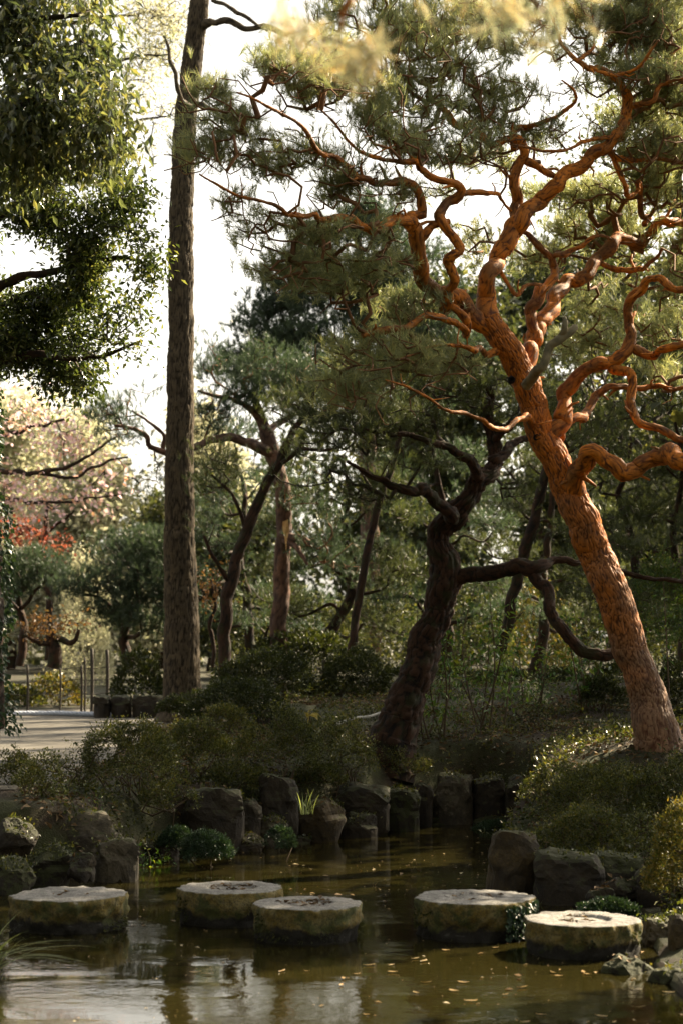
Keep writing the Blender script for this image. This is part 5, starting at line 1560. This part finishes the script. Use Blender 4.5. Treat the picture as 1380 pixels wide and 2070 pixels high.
# grass tufts
def grass_tuft(label, base, n, L, lean, seed, mat_='grass', w=.012, group=None):
    rg = np.random.default_rng(seed)
    g = Geo()
    for i in range(n):
        f = base + rg.normal(size=3) * np.array([.05, .05, 0])
        az = rg.uniform(0, 2 * math.pi)
        d = np.array([math.cos(az), math.sin(az), 0]) * rg.uniform(.2, .8) + lean
        l = L * rg.uniform(.6, 1.1)
        t = np.linspace(0, 1, 9)[:, None]
        P = f + np.array([0, 0, 1]) * l * (t - .55 * t ** 2 * np.linalg.norm(d)) + d * l * t ** 1.5
        s = unit(np.cross(d + 1e-6, [0, 0, 1]))
        ww = w * .5 * (1 - t ** 2.2)
        V = np.concatenate([P - s * ww, P + s * ww])
        k = np.arange(8)
        g.add(V, None, np.stack([k, k + 1, k + 10, k + 9], 1))
    return solo('grass_tuft', g, M[mat_], label, 'grass', base, group)


grass_tuft('pale out-of-focus grass blades leaning in from the left edge over the water', WZ(-38, 1985), 34, .6, np.array([.75, 0, .0]), 3, 'grass', .018)
grass_tuft('small grass tuft beside the tallest stone step', WZ(1098, 1832) + np.array([0, .15, 0]), 16, .17, np.array([.1, 0, 0]), 4, 'grass', .007)
grass_tuft('narrow grass tuft above the olive boulder on the far bank', np.append(WZ(622, 1650, .6)[:2], .62), 18, .3, np.array([0, 0, 0]), 5, 'grass', .01)

# ------------------------------------------------------------------ fence, rope, poles
FY = 24.6
root = thing('rope_fence', 'thin wooden post fence strung with wires beyond the path', 'fence', W(140, 1432, FY))
for x, yt, w in ((56, 1345, 5), (165, 1345, 5), (186, 1312, 7), (217, 1314, 7), (172, 1330, 4), (122, 1350, 4)):
    b, t = W(x, 1432, FY), W(x, yt, FY)
    g = Geo()
    r = w * FY / F / 2
    P = catmull(np.array([b - np.array([0, 0, .1]), (b + t) / 2 + np.array([.01, 0, 0]), t]), .15)
    tube(g, P, np.full(len(P), r), 10)
    part('post', g, M['post'], root)
for y0, y1 in ((1352, 1348), (1378, 1372), (1404, 1400)):
    g = Geo()
    P = np.array([W(x, y0 + (y1 - y0) * t + 3 * math.sin(t * 9.4) ** 2, FY - .03) for x, t in zip(np.linspace(20, 222, 30), np.linspace(0, 1, 30))])
    tube(g, P, np.full(30, .007), 5)
    part('wire', g, M['post'], root)
g = Geo()
P = np.array([np.array([x, y, gh(x, y) + .06]) for x, y in zip(np.linspace(-7.6, -4.35, 60), 37.3 + .5 * np.sin(np.linspace(0, 2, 60)))])
for k in range(3):
    ph = np.linspace(0, 90, 60) + k * 2.094
    tube(g, P + .024 * np.stack([0 * ph, np.cos(ph), np.sin(ph)], 1), np.full(60, .03), 7)
solo('rope', g, M['rope'], 'pale blue-white rope lying across the path', 'rope', P[0])
g = Geo()
P = catmull(np.array([W(678, 1436, 16.2), W(720, 1428, 16.5), W(790, 1418, 16.9)]), .1)
P[:, 2] = [gh(a, b) + .06 for a, b in P[:, :2]]
tube(g, P, np.linspace(.022, .016, len(P)), 10)
solo('fallen_pole', g, M['pole'], 'pale thin pole lying on the ground left of the curved pine', 'pole', P[0])
# ------------------------------------------------------------------ foreground pine spray at the top
rg = np.random.default_rng(77)
root = thing('pine_spray', 'blurred pine branch, tinted as if sunlit, hanging close to the camera along the top', 'pine branch', W(820, -160, 3.85))
lim = []
for sp in ([(1000, -260, 3.85, 30), (860, -150, 3.77, 22), (760, -60, 3.70, 16), (700, 20, 3.63, 12), (690, 70, 3.63, 8)], [(860, -150, 3.77, 20), (950, -80, 3.77, 14), (1040, -20, 3.77, 10), (1100, 30, 3.70, 6)],
           [(950, -230, 3.85, 18), (1080, -130, 3.85, 12), (1180, -60, 3.92, 8), (1220, -10, 3.92, 5)]):
    lp, lr = limb_path(sp, .03, .5, 5)
    g = Geo()
    tube(g, lp, lr, 14, (30, 40, .003, 3))
    part('limb', g, M['bark_red_limb'], root, attr=True)
    lim.append((lp, lr))
A = pad_points([(640, 40, 3.63, 50, 35), (700, 80, 3.59, 55, 50), (760, 130, 3.59, 35, 40), (860, -10, 3.77, 90, 40), (960, 5, 3.77, 80, 40), (1060, 10, 3.77, 80, 40), (1110, 40, 3.70, 50, 30), (1210, 0, 3.92, 50, 30), (740, -20, 3.70, 80, 40), (580, 0, 3.63, 50, 25)], rg, 210, .1, 6, 4)
finish_tree(root, lim, A, rg, M['bark_twig'], M['needle_sun_tint'], pine_foliage(3, 26, .11, .003, .75, .05, 0), dict(step=.06, rmin=.002))

# ------------------------------------------------------------------ litter, moss, floating leaves
rg = np.random.default_rng(55)
def scatter(n, x0, x1, y0, y1, cond):
    P = np.stack([rg.uniform(x0, x1, n), rg.uniform(y0, y1, n)], 1)
    sd = pond_sd(P[:, 0], P[:, 1])
    P = P[cond(P, sd)]
    return np.column_stack([P, ground_h(P[:, 0], P[:, 1])])


P = scatter(40000, -6, 6, 14, 33, lambda P, s: (s > .15) & (P[:, 0] > PATH_EDGE(P[:, 1]) - .1) & (vnoise(np.column_stack([P * .8, P[:, 0] * 0]), 6) > -.25))
g = Geo()
leaves(g, P + np.array([0, 0, .012]), unit(rand_unit(len(P), rg) * np.array([1, 1, .35])), .075, .038, rg, 1.2, .35)
setting('leaf_litter', g, M['litter'], 'stuff', False)
P = scatter(55000, -4, 6, 16, 32, lambda P, s: (s > .2) & (P[:, 0] > PATH_EDGE(P[:, 1]) + .05) & (vnoise(np.column_stack([P * 1.3, P[:, 0] * 0]), 16) > -.05))
g = Geo()
leaves(g, P - np.array([0, 0, .005]), unit(rand_unit(len(P), rg) * .7 + np.array([0, 0, .9])), .05, .012, rg)
setting('moss_carpet', g, M['moss_blade'], 'stuff', False)
P = scatter(120000, -5.5, 6, 15, 32, lambda P, s: (s > .03) & (P[:, 0] > PATH_EDGE(P[:, 1]) + .1) & (vnoise(np.column_stack([P * 1.9, P[:, 0] * 0]), 36) > np.where(s < 1.2, -.35, .15)))
P[:, 2] += np.abs(rg.normal(size=len(P))) * .09 * (1 + vnoise(np.column_stack([P[:, :2] * 2.5, P[:, 0] * 0]), 37))
g = Geo()
leaves(g, P, unit(rand_unit(len(P), rg) + np.array([0, -.2, .3])), .045, .024, rg)
setting('ground_cover', g, M['leaf_azalea'], 'stuff', False)
# small plants and leaves lodged on and between the rocks
Pt = np.concatenate([t[rg.random(len(t)) < .35] for t in ROCK_TOPS])
kp = vnoise(Pt * 3.1, 41) > -.08
Pg = np.repeat(Pt[kp], 3, 0)
Pg = Pg + rg.normal(size=Pg.shape) * np.array([.04, .04, .02])
g = Geo()
leaves(g, Pg, unit(rand_unit(len(Pg), rg) + np.array([0, -.3, .4])), .04, .02, rg)
setting('rock_greenery', g, M['leaf_azalea'], 'stuff', False)
Pl = Pt[~kp][::4]
g = Geo()
leaves(g, Pl + np.array([0, 0, .01]), unit(rand_unit(len(Pl), rg) * np.array([1, 1, .3])), .06, .03, rg, 1.2, .35)
setting('rock_litter', g, M['litter'], 'stuff', False)
# small specks on the water
P = np.column_stack([rg.uniform(-5, 4, 3600), rg.uniform(11, 23, 3600)])
P = P[(pond_sd(P[:, 0], P[:, 1]) < -.05)]
dn = vnoise(np.column_stack([P * .7, P[:, 0] * 0]), 26) + .35 * (P[:, 0] > .3) - .1
P = P[dn > rg.uniform(-.4, .9, len(P))]
P = np.column_stack([P, np.full(len(P), .006)])
g = Geo()
leaves(g, P, unit(rand_unit(len(P), rg) * np.array([1, 1, .04])), (.012 + .04 * rg.random((len(P), 1)) ** 3) * 1.0, .016, rg, 4, .15, .6)
setting('floating_specks', g, M['float'], 'stuff', False)
# leaves on the stone tops
g = Geo()
for (c, R, zt), n in zip(STONES, (6, 34, 40, 10, 14)):
    rr = R * rg.uniform(.2, .5, n)
    th = rg.uniform(0, 6.28, n)
    p = np.stack([c[0] + rr * np.cos(th), c[1] + rr * np.sin(th), np.full(n, zt + .006)], 1)
    leaves(g, p, unit(rand_unit(n, rg) * np.array([1, 1, .2])), .06, .03, rg, 2, .4)
setting('stone_top_leaves', g, M['litter'], 'stuff', False)
# larger floating leaves, one by one
FL = [(720, 1968), (694, 1977), (745, 1950), (838, 1937), (855, 1942), (900, 1920), (793, 1964), (840, 2006), (916, 2002), (1054, 1995), (1116, 1965), (1128, 1972), (1130, 1960), (1178, 1964), (1186, 1968), (950, 2022), (1092, 2050), (1214, 2053), (1240, 2066), (1186, 2066), (1290, 2035),
      (740, 2050), (1000, 1915), (935, 1985), (860, 1985), (790, 1950), (1020, 2010), (690, 1990), (420, 1968), (395, 1965), (1350, 2005), (1060, 2065), (570, 1962), (1140, 1930), (620, 1962)]
lm = None
for i, (x, y) in enumerate(FL):
    p = WZ(x, y, .008)
    if lm is None or i % 6 == 0:
        gg = Geo()
        t = np.linspace(0, 1, 7)
        wv = np.sin(np.clip(t, 0, 1) ** .75 * math.pi) ** 1.2 * rg.uniform(.014, .026)
        V = np.concatenate([np.stack([t * .1 - .05, -wv, .006 * np.abs(t - .5)], 1), np.stack([t * .1 - .05, 0 * t, -.004 + .05 * (t - .5) ** 2], 1), np.stack([t * .1 - .05, wv, .008 * rg.random() + 0 * t], 1)])
        k = np.arange(6)
        gg.add(V, None, np.concatenate([np.stack([k, k + 1, k + 8, k + 7], 1), np.stack([k + 7, k + 8, k + 15, k + 14], 1)]))
        lm = mesh_of('floating_leaf', gg, M['float'], True)
    o = bpy.data.objects.new('floating_leaf', lm)
    COL.objects.link(o)
    o.location = tuple(p)
    s = rg.uniform(.4, .95)
    o.scale = (s, s * rg.uniform(.7, 1.1), s)
    o.rotation_euler = (0, 0, rg.uniform(0, 6.28))
    o["label"] = 'tan fallen leaf floating on the pond in front of the stepping stones'
    o["category"] = 'leaf'
    o["group"] = 'fallen leaves floating on the pond'
